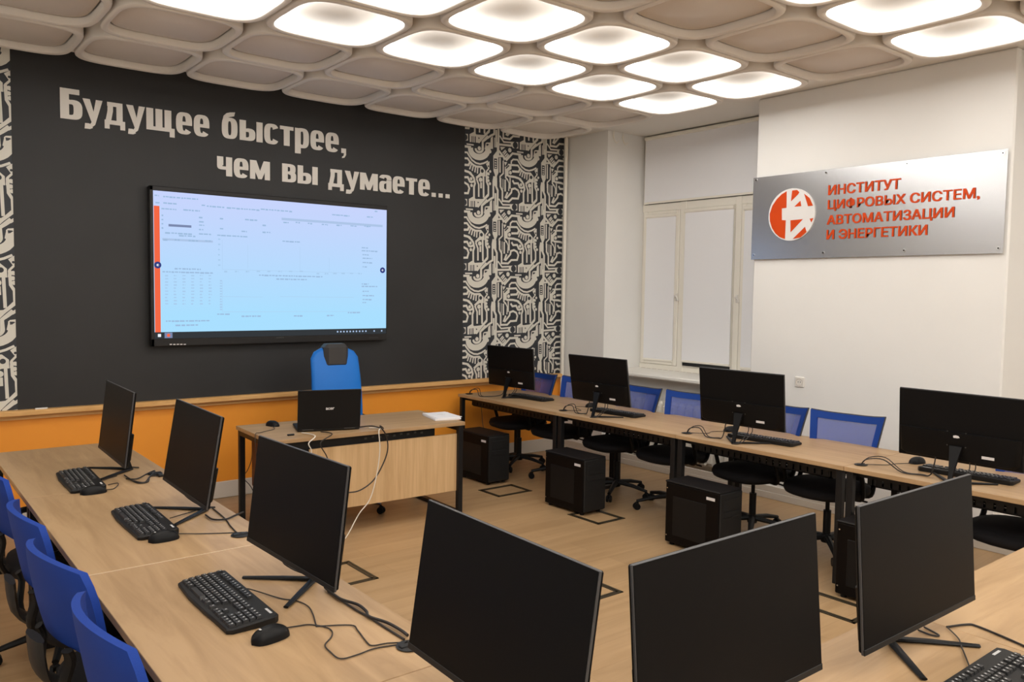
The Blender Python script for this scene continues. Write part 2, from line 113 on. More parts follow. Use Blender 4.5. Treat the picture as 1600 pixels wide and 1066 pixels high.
M = dict(
 wall=mat('white_wall_paint', (0.83, 0.82, 0.795), 0.75, bump=0.15, bscale=60, var=0.02, vscale=1.5),
 slate=mat('dark_slate_paint', (0.019, 0.0195, 0.0205), 0.6, var=0.12, vscale=2.0),
 orange=mat('orange_paint', (0.88, 0.33, 0.03), 0.5),
 circ_dark=mat('ink_blue_print', (0.028, 0.032, 0.04), 0.6), circ_light=mat('cream_print', (0.72, 0.70, 0.63), 0.65),
 letter=mat('cream_letter_vinyl', (0.76, 0.73, 0.68), 0.55),
 ceil=mat('cream_ceiling_plaster', (0.80, 0.765, 0.71), 0.8),
 cass=mat('cream_cassette', (0.76, 0.715, 0.655), 0.6), cass_panel=mat('cream_cassette_panel', (0.70, 0.635, 0.57), 0.7),
 strip=emat('warm_white_light', (1.0, 0.965, 0.915), STRIP_E),
 lit=mat('lit_cassette_panel', (0.80, 0.77, 0.72), 0.75),  # paler copy of the unlit centre panel, some of its glow put into colour
 base=mat('white_baseboard', (0.66, 0.61, 0.54), 0.5),
 trimwood=wood('pine_rail', (0.76, 0.45, 0.18), (0.62, 0.34, 0.11), 'X', 0.5, 2.0),
 floor=wood('laminate_floor', (0.46, 0.30, 0.158), (0.37, 0.232, 0.114), 'X', 0.38, 0.8, planks=(1.3, 0.19)),
 desk_y=wood('oak_desk_lengthwise', (0.475, 0.312, 0.166), (0.325, 0.20, 0.098), 'Y'), desk_x=wood('oak_desk_crosswise', (0.475, 0.312, 0.166), (0.325, 0.20, 0.098), 'X'),
 band=mat('pale_edge_band', (0.72, 0.56, 0.38), 0.5), desk_edge=wood('oak_edge_band', (0.50, 0.31, 0.15), (0.42, 0.25, 0.11), 'Y'),
 modesty=wood('light_oak_front', (0.66, 0.45, 0.24), (0.52, 0.33, 0.16), 'Z', 0.5), drawer=wood('shade_darkened_wood', (0.16, 0.055, 0.02), (0.11, 0.035, 0.012), 'Y', 0.5),  # drawer wood darkened: the shade under the desk is in its colour
 steel=mat('black_steel', (0.008, 0.008, 0.009), 0.45, spec=0.3), plastic=mat('black_plastic', (0.007, 0.007, 0.0075), 0.45, spec=0.2), plastic2=mat('black_plastic_matt', (0.011, 0.011, 0.0115), 0.5, spec=0.3, bump=0.2, bscale=600),
 screen=mat('dark_matt_screen', (0.005, 0.005, 0.0055), 0.45, spec=0.08), bezel=mat('monitor_edge', (0.055, 0.055, 0.058), 0.4), back=mat('monitor_back', (0.006, 0.0055, 0.0055), 0.5, spec=0.12),
 key=mat('keycap', (0.022, 0.022, 0.023), 0.45), legend=mat('key_print', (0.55, 0.55, 0.55), 0.6),
 cable=mat('black_cable', (0.02, 0.016, 0.014), 0.5), cable_w=mat('white_cable', (0.75, 0.70, 0.62), 0.5),
 pc=mat('computer_case', (0.005, 0.0035, 0.003), 0.5, spec=0.10), pc_top=mat('computer_case_top', (0.009, 0.0075, 0.0075), 0.5, spec=0.2),
 sticker=mat('silver_sticker', (0.72, 0.70, 0.70), 0.4), chrome=mat('chrome', (0.75, 0.75, 0.75), 0.15, 1.0),
 blue=mat('blue_chair_fabric', (0.011, 0.050, 0.27), 0.75, bump=0.4, bscale=500, spec=0.2), blue_s=mat('deep_blue_upholstery', (0.006, 0.040, 0.27), 0.7, bump=0.4, bscale=500, spec=0.25), net=mesh_fabric('blue_net', (0.06, 0.11, 0.46), 0.50),
 blue_t=mat('bright_blue_leather', (0.006, 0.16, 0.60), 0.45, spec=0.35), pad=mat('charcoal_pad', (0.035, 0.033, 0.033), 0.55),
 seat=mat('black_seat_fabric', (0.010, 0.009, 0.010), 0.8, bump=0.3, bscale=500, spec=0.2), rim=mat('dark_grey_rim', (0.045, 0.043, 0.04), 0.5),
 sign=mat('brushed_steel', (0.52, 0.52, 0.53), 0.27, 0.85), sign_o=mat('orange_acrylic', (0.62, 0.062, 0.005), 0.45, spec=0.2), sign_w=mat('white_acrylic', (0.76, 0.745, 0.73), 0.35),
 frame=mat('cream_window_paint', (0.88, 0.84, 0.75), 0.45), blind=mat('white_blind_fabric', (0.88, 0.88, 0.90), 0.8), sill=mat('white_sill', (0.84, 0.82, 0.77), 0.4),
 rad=mat('white_radiator', (0.76, 0.73, 0.66), 0.4), paper=mat('white_paper', (0.80, 0.79, 0.80), 0.7), socket=mat('white_socket', (0.78, 0.75, 0.70), 0.35), dark=mat('dark_recess', (0.01, 0.01, 0.01), 0.6),
 hatch=mat('dark_bronze', (0.045, 0.035, 0.02), 0.45, 0.3), chalk=mat('chalk', (0.8, 0.78, 0.74), 0.8),
)
gm = bpy.data.materials.new('window_glass'); gm.use_nodes = True
_b = gm.node_tree.nodes['Principled BSDF']; _b.inputs['Base Color'].default_value = (0.9, 0.95, 1, 1); _b.inputs['Transmission Weight'].default_value = 1.0; _b.inputs['Roughness'].default_value = 0.0; _b.inputs['IOR'].default_value = 1.45
M['glass'] = gm

# ------------------------------------------------------------------ mesh builder
class MB:
    def __init__(s): s.v = []; s.f = []; s.m = []; s.X = Matrix.Identity(4); s.mi = 0
    def add(s, vs, fs):
        k = len(s.v); s.v += [tuple(s.X @ Vector(p)) for p in vs]; s.f += [tuple(i + k for i in f) for f in fs]; s.m += [s.mi] * len(fs); return s
    def box(s, x0, x1, y0, y1, z0, z1, r=0.0):
        if r <= 0:
            return s.add([(x, y, z) for x in (x0, x1) for y in (y0, y1) for z in (z0, z1)], [(0, 1, 3, 2), (4, 6, 7, 5), (0, 4, 5, 1), (2, 3, 7, 6), (0, 2, 6, 4), (1, 5, 7, 3)])
        r = min(r, abs(x1 - x0) * .49, abs(y1 - y0) * .49, abs(z1 - z0) * .49)
        lo = (x0, y0, z0); hi = (x1, y1, z1)
        bm = bmesh.new()
        for a in (0, 1):
            for b in (0, 1):
                for c in (0, 1):
                    q = [(lo, hi)[e][i] for i, e in enumerate((a, b, c))]; sg = [1 if e == 0 else -1 for e in (a, b, c)]
                    for k in range(3): bm.verts.new([q[i] + (0 if i == k else sg[i] * r) for i in range(3)])
        bmesh.ops.convex_hull(bm, input=bm.verts); bmesh.ops.dissolve_limit(bm, angle_limit=0.02, verts=bm.verts, edges=bm.edges)
        bm.verts.index_update(); s.add([v.co[:] for v in bm.verts], [[v.index for v in f.verts] for f in bm.faces]); bm.free(); return s
    def cbox(s, c, d, r=0.0): return s.box(c[0] - d[0] / 2, c[0] + d[0] / 2, c[1] - d[1] / 2, c[1] + d[1] / 2, c[2] - d[2] / 2, c[2] + d[2] / 2, r)
    def prism(s, poly, a, b, ax='z'):
        n = len(poly); f = {'z': lambda p, t: (p[0], p[1], t), 'y': lambda p, t: (p[0], t, p[1]), 'x': lambda p, t: (t, p[0], p[1])}[ax]
        return s.add([f(p, a) for p in poly] + [f(p, b) for p in poly], [tuple(range(n))[::-1], tuple(range(n, 2 * n))] + [(i, (i + 1) % n, n + (i + 1) % n, n + i) for i in range(n)])
    def loft(s, rings, caps=True, closed=False):
        n = len(rings[0]); R = len(rings); fs = []
        for k in range(R if closed else R - 1):
            a = k * n; b = ((k + 1) % R) * n
            fs += [(a + i, a + (i + 1) % n, b + (i + 1) % n, b + i) for i in range(n)]
        if caps and not closed: fs += [tuple(range(n))[::-1], tuple(range((R - 1) * n, R * n))]
        return s.add([p for r in rings for p in r], fs)
    def tube(s, pts, r, n=8, closed=False, flat=None, up=None):
        P = [Vector(p) for p in pts]; K = len(P); rings = []; nrm = None
        for i in range(K):
            if closed: t = (P[(i + 1) % K] - P[i - 1])
            else: t = P[min(i + 1, K - 1)] - P[max(i - 1, 0)]
            t = t.normalized() if t.length > 1e-9 else Vector((0, 0, 1))
            if up is not None: nrm = Vector(up)
            elif nrm is None: nrm = Vector((0, 0, 1)) if abs(t.z) < 0.9 else Vector((1, 0, 0))
            nrm = (nrm - t * nrm.dot(t))
            nrm = nrm.normalized() if nrm.length > 1e-6 else t.orthogonal().normalized()
            bn = t.cross(nrm); rr = r[i] if isinstance(r, (list, tuple)) else r
            fa, fb = flat if flat else (1, 1)
            rings.append([P[i] + nrm * math.cos(2 * math.pi * k / n) * rr * fa + bn * math.sin(2 * math.pi * k / n) * rr * fb for k in range(n)])
        return s.loft(rings, True, closed)
    def bar(s, p0, p1, w, h, up=(0, 0, 1)):
        p0 = Vector(p0); p1 = Vector(p1); t = (p1 - p0).normalized(); u = Vector(up); u = u - t * u.dot(t)
        u = u.normalized() if u.length > 1e-6 else t.orthogonal().normalized(); b = t.cross(u)
        return s.loft([[q + b * (sx * w / 2) + u * (sy * h / 2) for sx, sy in ((-1, -1), (1, -1), (1, 1), (-1, 1))] for q in (p0, p1)])
    def cyl(s, p0, p1, r0, r1=None, n=16): return s.tube([p0, p1], [r0, r0 if r1 is None else r1], n)
    def lathe(s, prof, n=24, c=(0, 0, 0)):
        return s.loft([[(c[0] + r * math.cos(2 * math.pi * k / n), c[1] + r * math.sin(2 * math.pi * k / n), c[2] + z) for k in range(n)] for r, z in prof])
    def build(s, name, mats, parent=None, sm=35, **kw):
        me = bpy.data.meshes.new(name); me.from_pydata(s.v, [], s.f); me.update()
        if not isinstance(mats, (list, tuple)): mats = [mats]
        for m in mats: me.materials.append(m)
        if len(mats) > 1: me.polygons.foreach_set('material_index', s.m)
        bm = bmesh.new(); bm.from_mesh(me); bmesh.ops.recalc_face_normals(bm, faces=bm.faces) if kw.pop('fixn', True) else None; bm.to_mesh(me); bm.free()
        if sm: me.polygons.foreach_set('use_smooth', [True] * len(me.polygons)); me.set_sharp_from_angle(angle=math.radians(sm))
        o = bpy.data.objects.new(name, me); COL.objects.link(o)
        if parent: o.parent = parent
        for k, v in kw.items(): o[k] = v
        return o

def thing(name, label, cat, loc=(0, 0, 0), rz=0.0, group=None):
    o = bpy.data.objects.new(name, None); COL.objects.link(o); o.empty_display_size = 0.05
    o.location = loc; o.rotation_euler = (0, 0, rz); o['label'] = label; o['category'] = cat
    if group: o['group'] = group
    return o
def tag(o, label, cat, group=None):
    o['label'] = label; o['category'] = cat
    if group: o['group'] = group
    return o
def struct(o): o['kind'] = 'structure'; return o
def dup(root, label, loc, rz, group=None):
    c = root.copy(); COL.objects.link(c); c.location = loc; c.rotation_euler = (0, 0, rz); c['label'] = label
    if group: c['group'] = group
    def rec(o, p):
        for ch in list(o.children):
            k = ch.copy(); COL.objects.link(k); k.parent = p; rec(ch, k)
    rec(root, c)
    return c
def smooth(pts, n=5):
    P = [Vector(p) for p in pts]; out = []
    for i in range(len(P) - 1):
        a, b, c, d = P[max(i - 1, 0)], P[i], P[i + 1], P[min(i + 2, len(P) - 1)]
        for k in range(n):
            t = k / n; out.append(0.5 * ((2 * b) + (c - a) * t + (2 * a - 5 * b + 4 * c - d) * t * t + (3 * b - a - 3 * c + d) * t ** 3))
    out.append(P[-1]); return out
def sq(hx, hy, n=4.0, K=40, cx=0, cy=0):
    r = []
    for k in range(K):
        a = 2 * math.pi * k / K; c, s = math.cos(a), math.sin(a)
        r.append((cx + hx * math.copysign(abs(c) ** (2 / n), c), cy + hy * math.copysign(abs(s) ** (2 / n), s)))
    return r
R_ = math.radians

# ================================================================== the setting
D, RW, WW, CH, XL, YB = 6.86, 6.22, 6.79, 3.52, -0.55, -2.4
struct(MB().box(XL, 7.0, YB, D, -0.06, 0).build('floor', M['floor']))
struct(MB().box(XL, 7.0, YB, D, CH, CH + 0.06).build('ceiling', M['ceil']))
m = MB(); m.box(XL - 0.1, 7.0, D, D + 0.1, 0.85, CH); m.mi = 1; m.box(XL - 0.1, 7.0, D, D + 0.1, -0.06, 0.85)
wf = struct(m.build('wall_front', [M['wall'], M['orange']]))
XA, XB, XC = 0.856, 4.827, 6.19
struct(MB().box(XA, XB, D - 0.006, D, 0.85, CH).build('slate_panel', M['slate'], wf))
struct(MB().box(XL - 0.1, XL, YB, D, -0.06, CH).build('wall_left', M['wall']))
struct(MB().box(XL - 0.1, 7.0, YB - 0.1, YB, -0.06, CH).build('wall_back', M['wall']))
m = MB()
m.box(RW, 7.0, 2.27, 4.34, -0.06, CH, 0.012); m.box(RW, 7.0, 6.195, D, -0.06, CH); m.box(RW, 7.0, YB, 0.2, -0.06, CH)
m.box(6.86, 7.0, 0.2, 2.27, -0.06, CH); m.box(6.86, 7.0, 4.34, 6.195, .9, 0.93); m.box(6.46, 7.0, 4.34, 6.195, -0.06, .925)
m.box(6.86, 7.0, 4.34, 6.195, 3.5, CH)
struct(m.build('wall_right', M['wall']))
m = MB(); m.box(XL, 6.19, 6.783, D, 0.832, 0.872, 0.006); m.box(XL, 6.19, 6.835, D, 0.80, 0.832)
struct(m.build('trim_1', M['trimwood']))
struct(MB().box(XL, RW, D - 0.022, D, 0, 0.14, 0.004).build('baseboard_front', M['base']))
m = MB(); m.box(6.196, 6.22, 0.2, D - 0.022, 0, 0.06, 0.003); m.box(6.202, 6.22, 0.2, D - 0.022, 0.06, 0.115, 0.003)
struct(m.build('baseboard_right', M['base']))

# printed circuit-board wallpaper, one repeat measured then tiled, clipped to its strip
def clip(poly, x0, x1, z0, z1):
    def cut(P, ins, cross):
        o = []
        for i in range(len(P)):
            a, b = P[i - 1], P[i]
            if ins(b):
                if not ins(a): o.append(cross(a, b))
                o.append(b)
            elif ins(a): o.append(cross(a, b))
        return o
    def cx(v): return lambda a, b: (v, a[1] + (b[1] - a[1]) * (v - a[0]) / (b[0] - a[0]))
    def cz(v): return lambda a, b: (a[0] + (b[0] - a[0]) * (v - a[1]) / (b[1] - a[1]), v)
    for ins, cr in ((lambda p: p[0] >= x0, cx(x0)), (lambda p: p[0] <= x1, cx(x1)), (lambda p: p[1] >= z0, cz(z0)), (lambda p: p[1] <= z1, cz(z1))):
        if len(poly) < 3: return []
        poly = cut(poly, ins, cr)
    return poly
def circuit(name, x0, x1, z0, z1, ox, oz):
    m = MB(); m.box(x0, x1, D - 0.004, D, z0, z1); cnt = 0
    px, pz = CIRC['per'][0], -CIRC['perv'][1]
    pad = 0.012
    for i in range(-8, 4):
        for j in range(-5, 3):
            dx, dz = i * px + ox, j * pz + oz
            for k, S in enumerate(CIRC['S']):
                lay = 0 if k < CIRC['nW'] else (1 if k < CIRC['nD'] else 2)
                pts = [(p[0] + dx, p[1] + dz) for p in S[2:]]
                if max(p[0] for p in pts) < x0 - .1 or min(p[0] for p in pts) > x1 + .1 or max(p[1] for p in pts) < z0 - .1 or min(p[1] for p in pts) > z1 + .1: continue
                polys = []
                if S[0] == 'p': polys = [pts]
                elif S[0] == 'd': polys = [[(pts[0][0] + S[1] * math.cos(a * math.pi / 7), pts[0][1] + S[1] * math.sin(a * math.pi / 7)) for a in range(14)]]
                else:
                    h = S[1] / 2; V = [Vector(q) for q in pts]; n_ = len(V); Lf = []; Rt = []
                    for q in range(n_):
                        t0 = (V[q] - V[q - 1]).normalized() if q else (V[1] - V[0]).normalized()
                        t1 = (V[q + 1] - V[q]).normalized() if q < n_ - 1 else t0
                        t = (t0 + t1); t = t.normalized() if t.length > 1e-6 else t0
                        nn = Vector((-t.y, t.x)); k_ = h / max(.45, nn.dot(Vector((-t0.y, t0.x))))
                        o_ = t0 * (-h * .3 if q == 0 else (h * .3 if q == n_ - 1 else 0))
                        Lf.append(tuple(V[q] + nn * k_ + o_)); Rt.append(tuple(V[q] - nn * k_ + o_))
                    for q in range(n_ - 1): polys.append([Lf[q], Rt[q], Rt[q + 1], Lf[q + 1]])
                m.mi = 1 if lay != 1 else 0
                for P in polys:
                    P = clip(P, x0, x1, z0, z1)
                    if len(P) < 3: continue
                    cnt += 1
                    ar = sum(P[u - 1][0] * P[u][1] - P[u][0] * P[u - 1][1] for u in range(len(P)))
                    if ar < 0: P = P[::-1]
                    y = D - 0.0045 - 4e-6 * k - 0.0002 * lay
                    m.add([(p[0], y, p[1]) for p in P], [tuple(range(len(P)))])
    return struct(m.build(name, [M['circ_dark'], M['circ_light']], wf, sm=0, fixn=False))
circuit('circuit_wallpaper', XB, XC, 0.872, CH, 0, 0)
circuit('circuit_wallpaper', XL, XA, 0.872, CH, -0.31, 0.17)
m = MB(); m.tube([(6.175, 6.80, 0.0), (6.175, 6.80, CH)], 0.02, 12)
tag(m.build('heating_pipe', M['frame']), 'cream vertical heating pipe in the corner right of the patterned wall', 'pipe')

# ------------------------------------------------------------------ lettering on the slate wall (hand-drawn condensed heavy letters)
def ring(w, h, sx, sy, a0=0, a1=360, n=3.0, x0=0, y0=0, K=36):
    cx, cy = x0 + w / 2, y0 + h / 2; out = []
    def P(rx, ry, a):
        c, s = math.cos(R_(a)), math.sin(R_(a)); return (cx + rx * math.copysign(abs(c) ** (2 / n), c), cy + ry * math.copysign(abs(s) ** (2 / n), s))
    k = max(4, int(K * abs(a1 - a0) / 360))
    for i in range(k):
        a, b = a0 + (a1 - a0) * i / k, a0 + (a1 - a0) * (i + 1) / k
        out.append([P(w / 2, h / 2, a), P(w / 2, h / 2, b), P(w / 2 - sx, h / 2 - sy, b), P(w / 2 - sx, h / 2 - sy, a)])
    return out
def rc(x0, x1, y0, y1): return [(x0, y0), (x1, y0), (x1, y1), (x0, y1)]
st = 23
G_ = {}
G_['Б'] = (76, [rc(0, 31, 0, 133), rc(27, 68, 110, 133), rc(27, 48, 66, 85), rc(27, 46, 0, 19)] + ring(76, 86, 31, 20, -90, 90, 3, 2, 0))
G_['у'] = (70, [[(-2, 100), (24, 100), (45, 12), (30, -2)], [(46, 100), (70, 100), (42, -12), (24, -30), (18, -22), (30, 0)], [(6, -8), (22, -8), (34, -26), (24, -32), (4, -32)]])
G_['д'] = (80, [rc(12, 69, 82, 100), rc(46, 69, 18, 100), [(14, 100), (34, 100), (33, 60), (26, 18), (6, 18), (13, 60)], rc(2, 78, 0, 19), rc(2, 20, -20, 4), rc(60, 78, -20, 4)])
G_['щ'] = (113, [rc(0, 27, 0, 100), rc(36, 63, 0, 100), rc(72, 99, 0, 100), rc(0, 112, 0, 17), rc(92, 112, -24, 4)])
G_['е'] = (68, ring(66, 104, 26, 17, 0, 322, 3, 0, -2) + [rc(20, 65.8, 42, 58)])
G_['с'] = (66, ring(66, 104, 26, 17, 32, 328, 3, 0, -2))
G_['б'] = (70, ring(66, 104, 26, 17, 0, 360, 3, 0, -2) + [[(0, 55), (20, 70), (22, 88), (14, 98), (2, 84)], [(2, 80), (20, 80), (26, 100), (30, 104), (20, 122), (8, 108)], [(20, 122), (30, 104), (52, 112), (56, 132), (34, 128)]])
G_['ь'] = (70, [rc(0, 27, 0, 100), rc(20, 42, 44, 60), rc(20, 42, 0, 16)] + ring(68, 62, 27, 17, -90, 90, 3, 0, 0))
G_['ы'] = (102, G_['ь'][1] + [rc(73, 100, 0, 100)])
G_['т'] = (64, [rc(0, 62, 82, 100), rc(17.5, 44.5, 0, 100)])
G_['р'] = (68, [rc(0, 27, -32, 100)] + ring(66, 104, 26, 17, -122, 122, 3, 0, -2))
G_['ч'] = (68, [rc(39, 66, 0, 100), rc(0, 27, 56, 100), rc(18, 45, 33, 50)] + ring(46, 46, 23, 17, 180, 270, 3, 0, 33))
G_['м'] = (95, [rc(0, 24, 0, 100), rc(68, 92, 0, 100), [(2, 100), (29, 100), (53, 22), (53, 2), (38, 2)], [(90, 100), (63, 100), (39, 22), (39, 2), (54, 2)]])
G_['в'] = (70, [rc(0, 27, 0, 100), rc(20, 40, 84, 100), rc(20, 42, 44, 59), rc(20, 42, 0, 16)] + ring(65, 56, 26, 16, -90, 90, 3, 0, 44) + ring(68, 59, 26, 17, -90, 90, 3, 0, 0))
G_['а'] = (66, [rc(38, 65, 0, 70)] + ring(65, 60, 25, 17, 0, 168, 3, 0, 42) + ring(48, 66, 25, 17, 45, 330, 3, 0, -2))
G_[','] = (34, [rc(6, 30, 0, 25), [(30, 6), (30, -8), (22, -24), (10, -28), (10, -20), (18, -14), (20, 2)]])
G_['.'] = (36, [rc(4, 28, 0, 25)])
slog = thing('wall_slogan', 'two lines of large cream lettering reading Будущее быстрее, чем вы думаете... on dark wall', 'lettering', (0, D - 0.006, 0))
def word(txt, x0, x1, zb, xh):
    wid = sum(G_[c][0] for c in txt) + 5 * (len(txt) - 1) - (G_[txt[-1]][0] - {'е': 66, ',': 30, 'м': 92, 'ы': 100, '.': 28}[txt[-1]])
    sx = (x1 - x0) / wid; sz = xh / 100; x = x0
    for c in txt:
        m = MB()
        for k, P in enumerate(G_[c][1]):
            ar = sum(P[u - 1][0] * P[u][1] - P[u][0] * P[u - 1][1] for u in range(len(P)))
            if ar < 0: P = P[::-1]
            m.prism([(x + p[0] * sx, zb + p[1] * sz) for p in P], -0.004 - 2e-6 * k, 0.001, 'y')
        m.build('letter', M['letter'], slog, sm=0)
        x += (G_[c][0] + 5) * sx
word('Будущее', 1.168, 2.256, 3.024, 0.168); word('быстрее,', 2.358, 3.494, 3.036, 0.167)
word('чем', 2.317, 2.77, 2.720, 0.158); word('вы', 2.88, 3.214, 2.722, 0.158); word('думаете...', 3.313, 4.645, 2.722, 0.158)

# ------------------------------------------------------------------ big wall display
tvx0, tvx1, tvz0, tvz1, ty = 1.764, 3.886, 1.313, 2.579, 6.78
tv = thing('wall_display', 'large black framed flat display with a bright blue spreadsheet, hanging on dark wall', 'display', ((tvx0 + tvx1) / 2, ty, tvz0))
def TL(m, x0, x1, z0, z1, y0, y1, r=0): return m.box(x0 - tv.location.x, x1 - tv.location.x, y0 - ty, y1 - ty, z0 - tvz0, z1 - tvz0, r)
sx0, sx1, sz0, sz1 = TV['tl'][0], TV['br'][0], TV['bl'][1], TV['tl'][1]
m = MB(); TL(m, tvx0, tvx1, tvz0, tvz1, ty + 0.004, ty + 0.06, 0.006)
TL(m, tvx0, tvx1, sz1, tvz1, ty - 0.008, ty + 0.02, 0.004); TL(m, tvx0, tvx1, tvz0, sz0, ty - 0.008, ty + 0.02, 0.004)
TL(m, tvx0, sx0, tvz0, tvz1, ty - 0.008, ty + 0.02, 0.004); TL(m, sx1, tvx1, tvz0, tvz1, ty - 0.008, ty + 0.02, 0.004)
m.build('bezel', mat('display_frame', (0.022, 0.021, 0.021), 0.45, spec=0.25), tv)
MB().box(tvx0 + .5 - tv.location.x, tvx1 - .5 - tv.location.x, 0.06, 0.078, .3, .9).build('wall_mount', M['steel'], tv)
scr = TL(MB(), sx0, sx1, sz0, sz1, ty + 0.001, ty + 0.012).build('screen', screen_mat('display_glow'), tv, sm=0)
TC = dict(bar=(0.92, 0.14, 0.06), taskbar=(0.035, 0.04, 0.045), sel=(0.20, 0.25, 0.42), hdr=(0.42, 0.56, 0.80), t=(0.34, 0.50, 0.72), f=(0.40, 0.60, 0.84), line=(0.42, 0.60, 0.82), navy=(0.035, 0.05, 0.22), white=(0.85, 0.9, 0.95), dim=(0.12, 0.12, 0.13))
tk = list(TC); m = MB(); lift = [0]
def flat(x0, x1, z0, z1, k):
    lift[0] += 1; m.mi = tk.index(k); y = ty - 0.0004 - lift[0] * 2e-6
    m.add([(x - tv.location.x, y - ty, z - tvz0) for x, z in ((x0, z0), (x1, z0), (x1, z1), (x0, z1))], [(0, 1, 2, 3)])
def disc(x, z, r, k):
    lift[0] += 1; m.mi = tk.index(k); y = ty - 0.0006 - lift[0] * 2e-6
    m.add([(x + r * math.cos(a * math.pi / 10) - tv.location.x, y - ty, z + r * math.sin(a * math.pi / 10) - tvz0) for a in range(20)], [tuple(range(20))])
b = TV['bar']; flat(b[0], b[0] + 0.043, sz0 + 0.05, b[1], 'bar')
flat(sx0, sx1, sz0, sz0 + 0.052, 'taskbar')
for it in TV['items']:
    if it[0] != 'taskbar': flat(it[1], it[3], it[4] if abs(it[4] - it[2]) > 0.012 else it[2] - 0.03, it[2], it[0])
for k, x0, z, x1, h in TV['rows']:
    x = x0
    while x < x1 - 0.004:
        w = random.uniform(0.012, 0.04); e = min(x + w, x1); flat(x, e, z - h * random.uniform(.4, .7), z + h * .3, k); x = e + random.uniform(.004, .009)
for x0, z0, x1, z1 in TV['lines']:
    if abs(x1 - x0) < 0.02: flat(x0 - .001, x0 + .001, min(z0, z1), max(z0, z1), 'line')
    else: flat(x0, x1, z0 - .0012, z0 + .0012, 'line')
for x, z in TV['circ']: disc(x, z, 0.027, 'navy'); disc(x, z, 0.009, 'white'); disc(x + .003, z, 0.004, 'navy')
ic = TV['icons']
flat(ic[0][0] - .012, ic[0][0] + .012, sz0 + .014, sz0 + .038, 'white'); flat(ic[1][0] - .03, ic[1][0] + .03, sz0 + .004, sz0 + .048, 'sel'); disc(ic[1][0], sz0 + .026, .013, 'bar')
for x, z in ic[2:]: flat(x - .007, x + .007, sz0 + .02, sz0 + .034, 'hdr')
m.build('screen_image', [emat('pixels_' + k, TC[k], TV_E) for k in tk], scr, sm=0, fixn=False)
m = MB()
for x, z in TV['ports']: m.cbox((x - tv.location.x, -0.0085, z - tvz0), (.018, .002, .008))
m.build('ports', M['sticker'], tv)
for (x, z), n in ((TV['brand'], 5), (TV['right'], 7)):
    m = MB()
    for k in range(n): m.cbox((x + (k - n / 2) * .014 - tv.location.x, -0.0085, z - tvz0), (.009, .0015, .012))
    m.build('maker_mark', M['key'] if n == 7 else M['rim'], tv)

# ------------------------------------------------------------------ ceiling cassettes
PX, PY, ZB = 0.760, 0.785, 3.40
def cassette(lit):
    r = thing('ceiling_cassette', 'x', 'ceiling panel')
    m = MB(); prof = [(0.376, 0.388, CH), (0.376, 0.388, 3.416), (0.373, 0.385, 3.406), (0.366, 0.378, 3.400), (0.356, 0.366, 3.398), (0.340, 0.349, 3.400), (0.335, 0.343, 3.404), (0.333, 0.341, 3.411)]
    prof += [(0.330, 0.338, 3.446), (0.340, 0.348, 3.446), (0.340, 0.348, CH - .001)] if not lit else [(0.333, 0.341, 3.414), (0.352, 0.360, 3.414), (0.352, 0.360, CH - .001)]
    m.loft([[(x, y, z) for x, y in sq(hx, hy, 4.2, 56)] for hx, hy, z in prof], caps=False); m.build('frame', M['cass'], r, sm=32, fixn=False)
    if lit:
        m = MB(); m.loft([[(x, y, z) for x, y in sq(hx, hy, 4.2, 56)] for hx, hy, z in ((0.334, 0.342, 3.413), (0.288, 0.296, 3.466))], caps=False)
        m.build('light_strip', M['strip'], r, fixn=False)
    pm = MB(); s_ = .284 if lit else .322; e_ = 0 if lit else -.022
    pm.loft([[(x, y, z) for x, y in sq(s_ + d, s_ + d + .008, 4.2, 56)] for d, z in ((-.02, CH - .002), (-.004, 3.485 + e_), (0, 3.478 + e_), (0, 3.470 + e_), (-.004, 3.466 + e_))])
    pm.build('centre_panel', M['lit'] if lit else M['cass_panel'], r, sm=50)
    return r
LITROWS = (1, 0, -2, -4, -5, -6, -7)  # rear rows are out of view, lit as added light for the room
protos = {}
colname = {3: 'nearest the windows', 2: 'second column from windows', 1: 'third column from windows', 0: 'fourth column from windows', -1: 'fifth column from windows', -2: 'sixth column from windows', -3: 'second column from left wall', -4: 'nearest the left wall'}
rowname = {3: 'row touching slate wall', 2: 'second row from slate wall', 1: 'third row from slate wall', 0: 'fourth row from slate wall', -1: 'fifth row from slate wall', -2: 'sixth row from slate wall', -3: 'seventh row from slate wall', -4: 'added unseen row, eighth from slate wall', -5: 'added unseen row, ninth from slate wall', -6: 'added unseen row, tenth from slate wall', -7: 'added unseen last row at back'}
ROWCOLS = {3: range(-4, 4), 2: range(-4, 4), 1: range(-4, 4), 0: range(-4, 4), -1: range(-3, 4), -2: range(-4, 4), -3: range(1, 4), -4: range(-4, 4), -5: range(-4, 4), -6: range(-4, 4), -7: range(-4, 4)}
for j, cols in ROWCOLS.items():
    for i in cols:
        lit = j in LITROWS
        lab = ('glowing ' if lit else 'unlit beige ') + 'ceiling cassette, ' + rowname[j] + ', ' + colname[i]
        loc = (3.078 + PX * i, 3.855 + PY * j, 0)
        if lit not in protos: protos[lit] = o = cassette(lit); o['label'] = lab; o.location = loc
        else: o = dup(protos[lit], lab, loc, 0)
        o['group'] = 'lit ceiling cassettes' if lit else 'unlit ceiling cassettes'

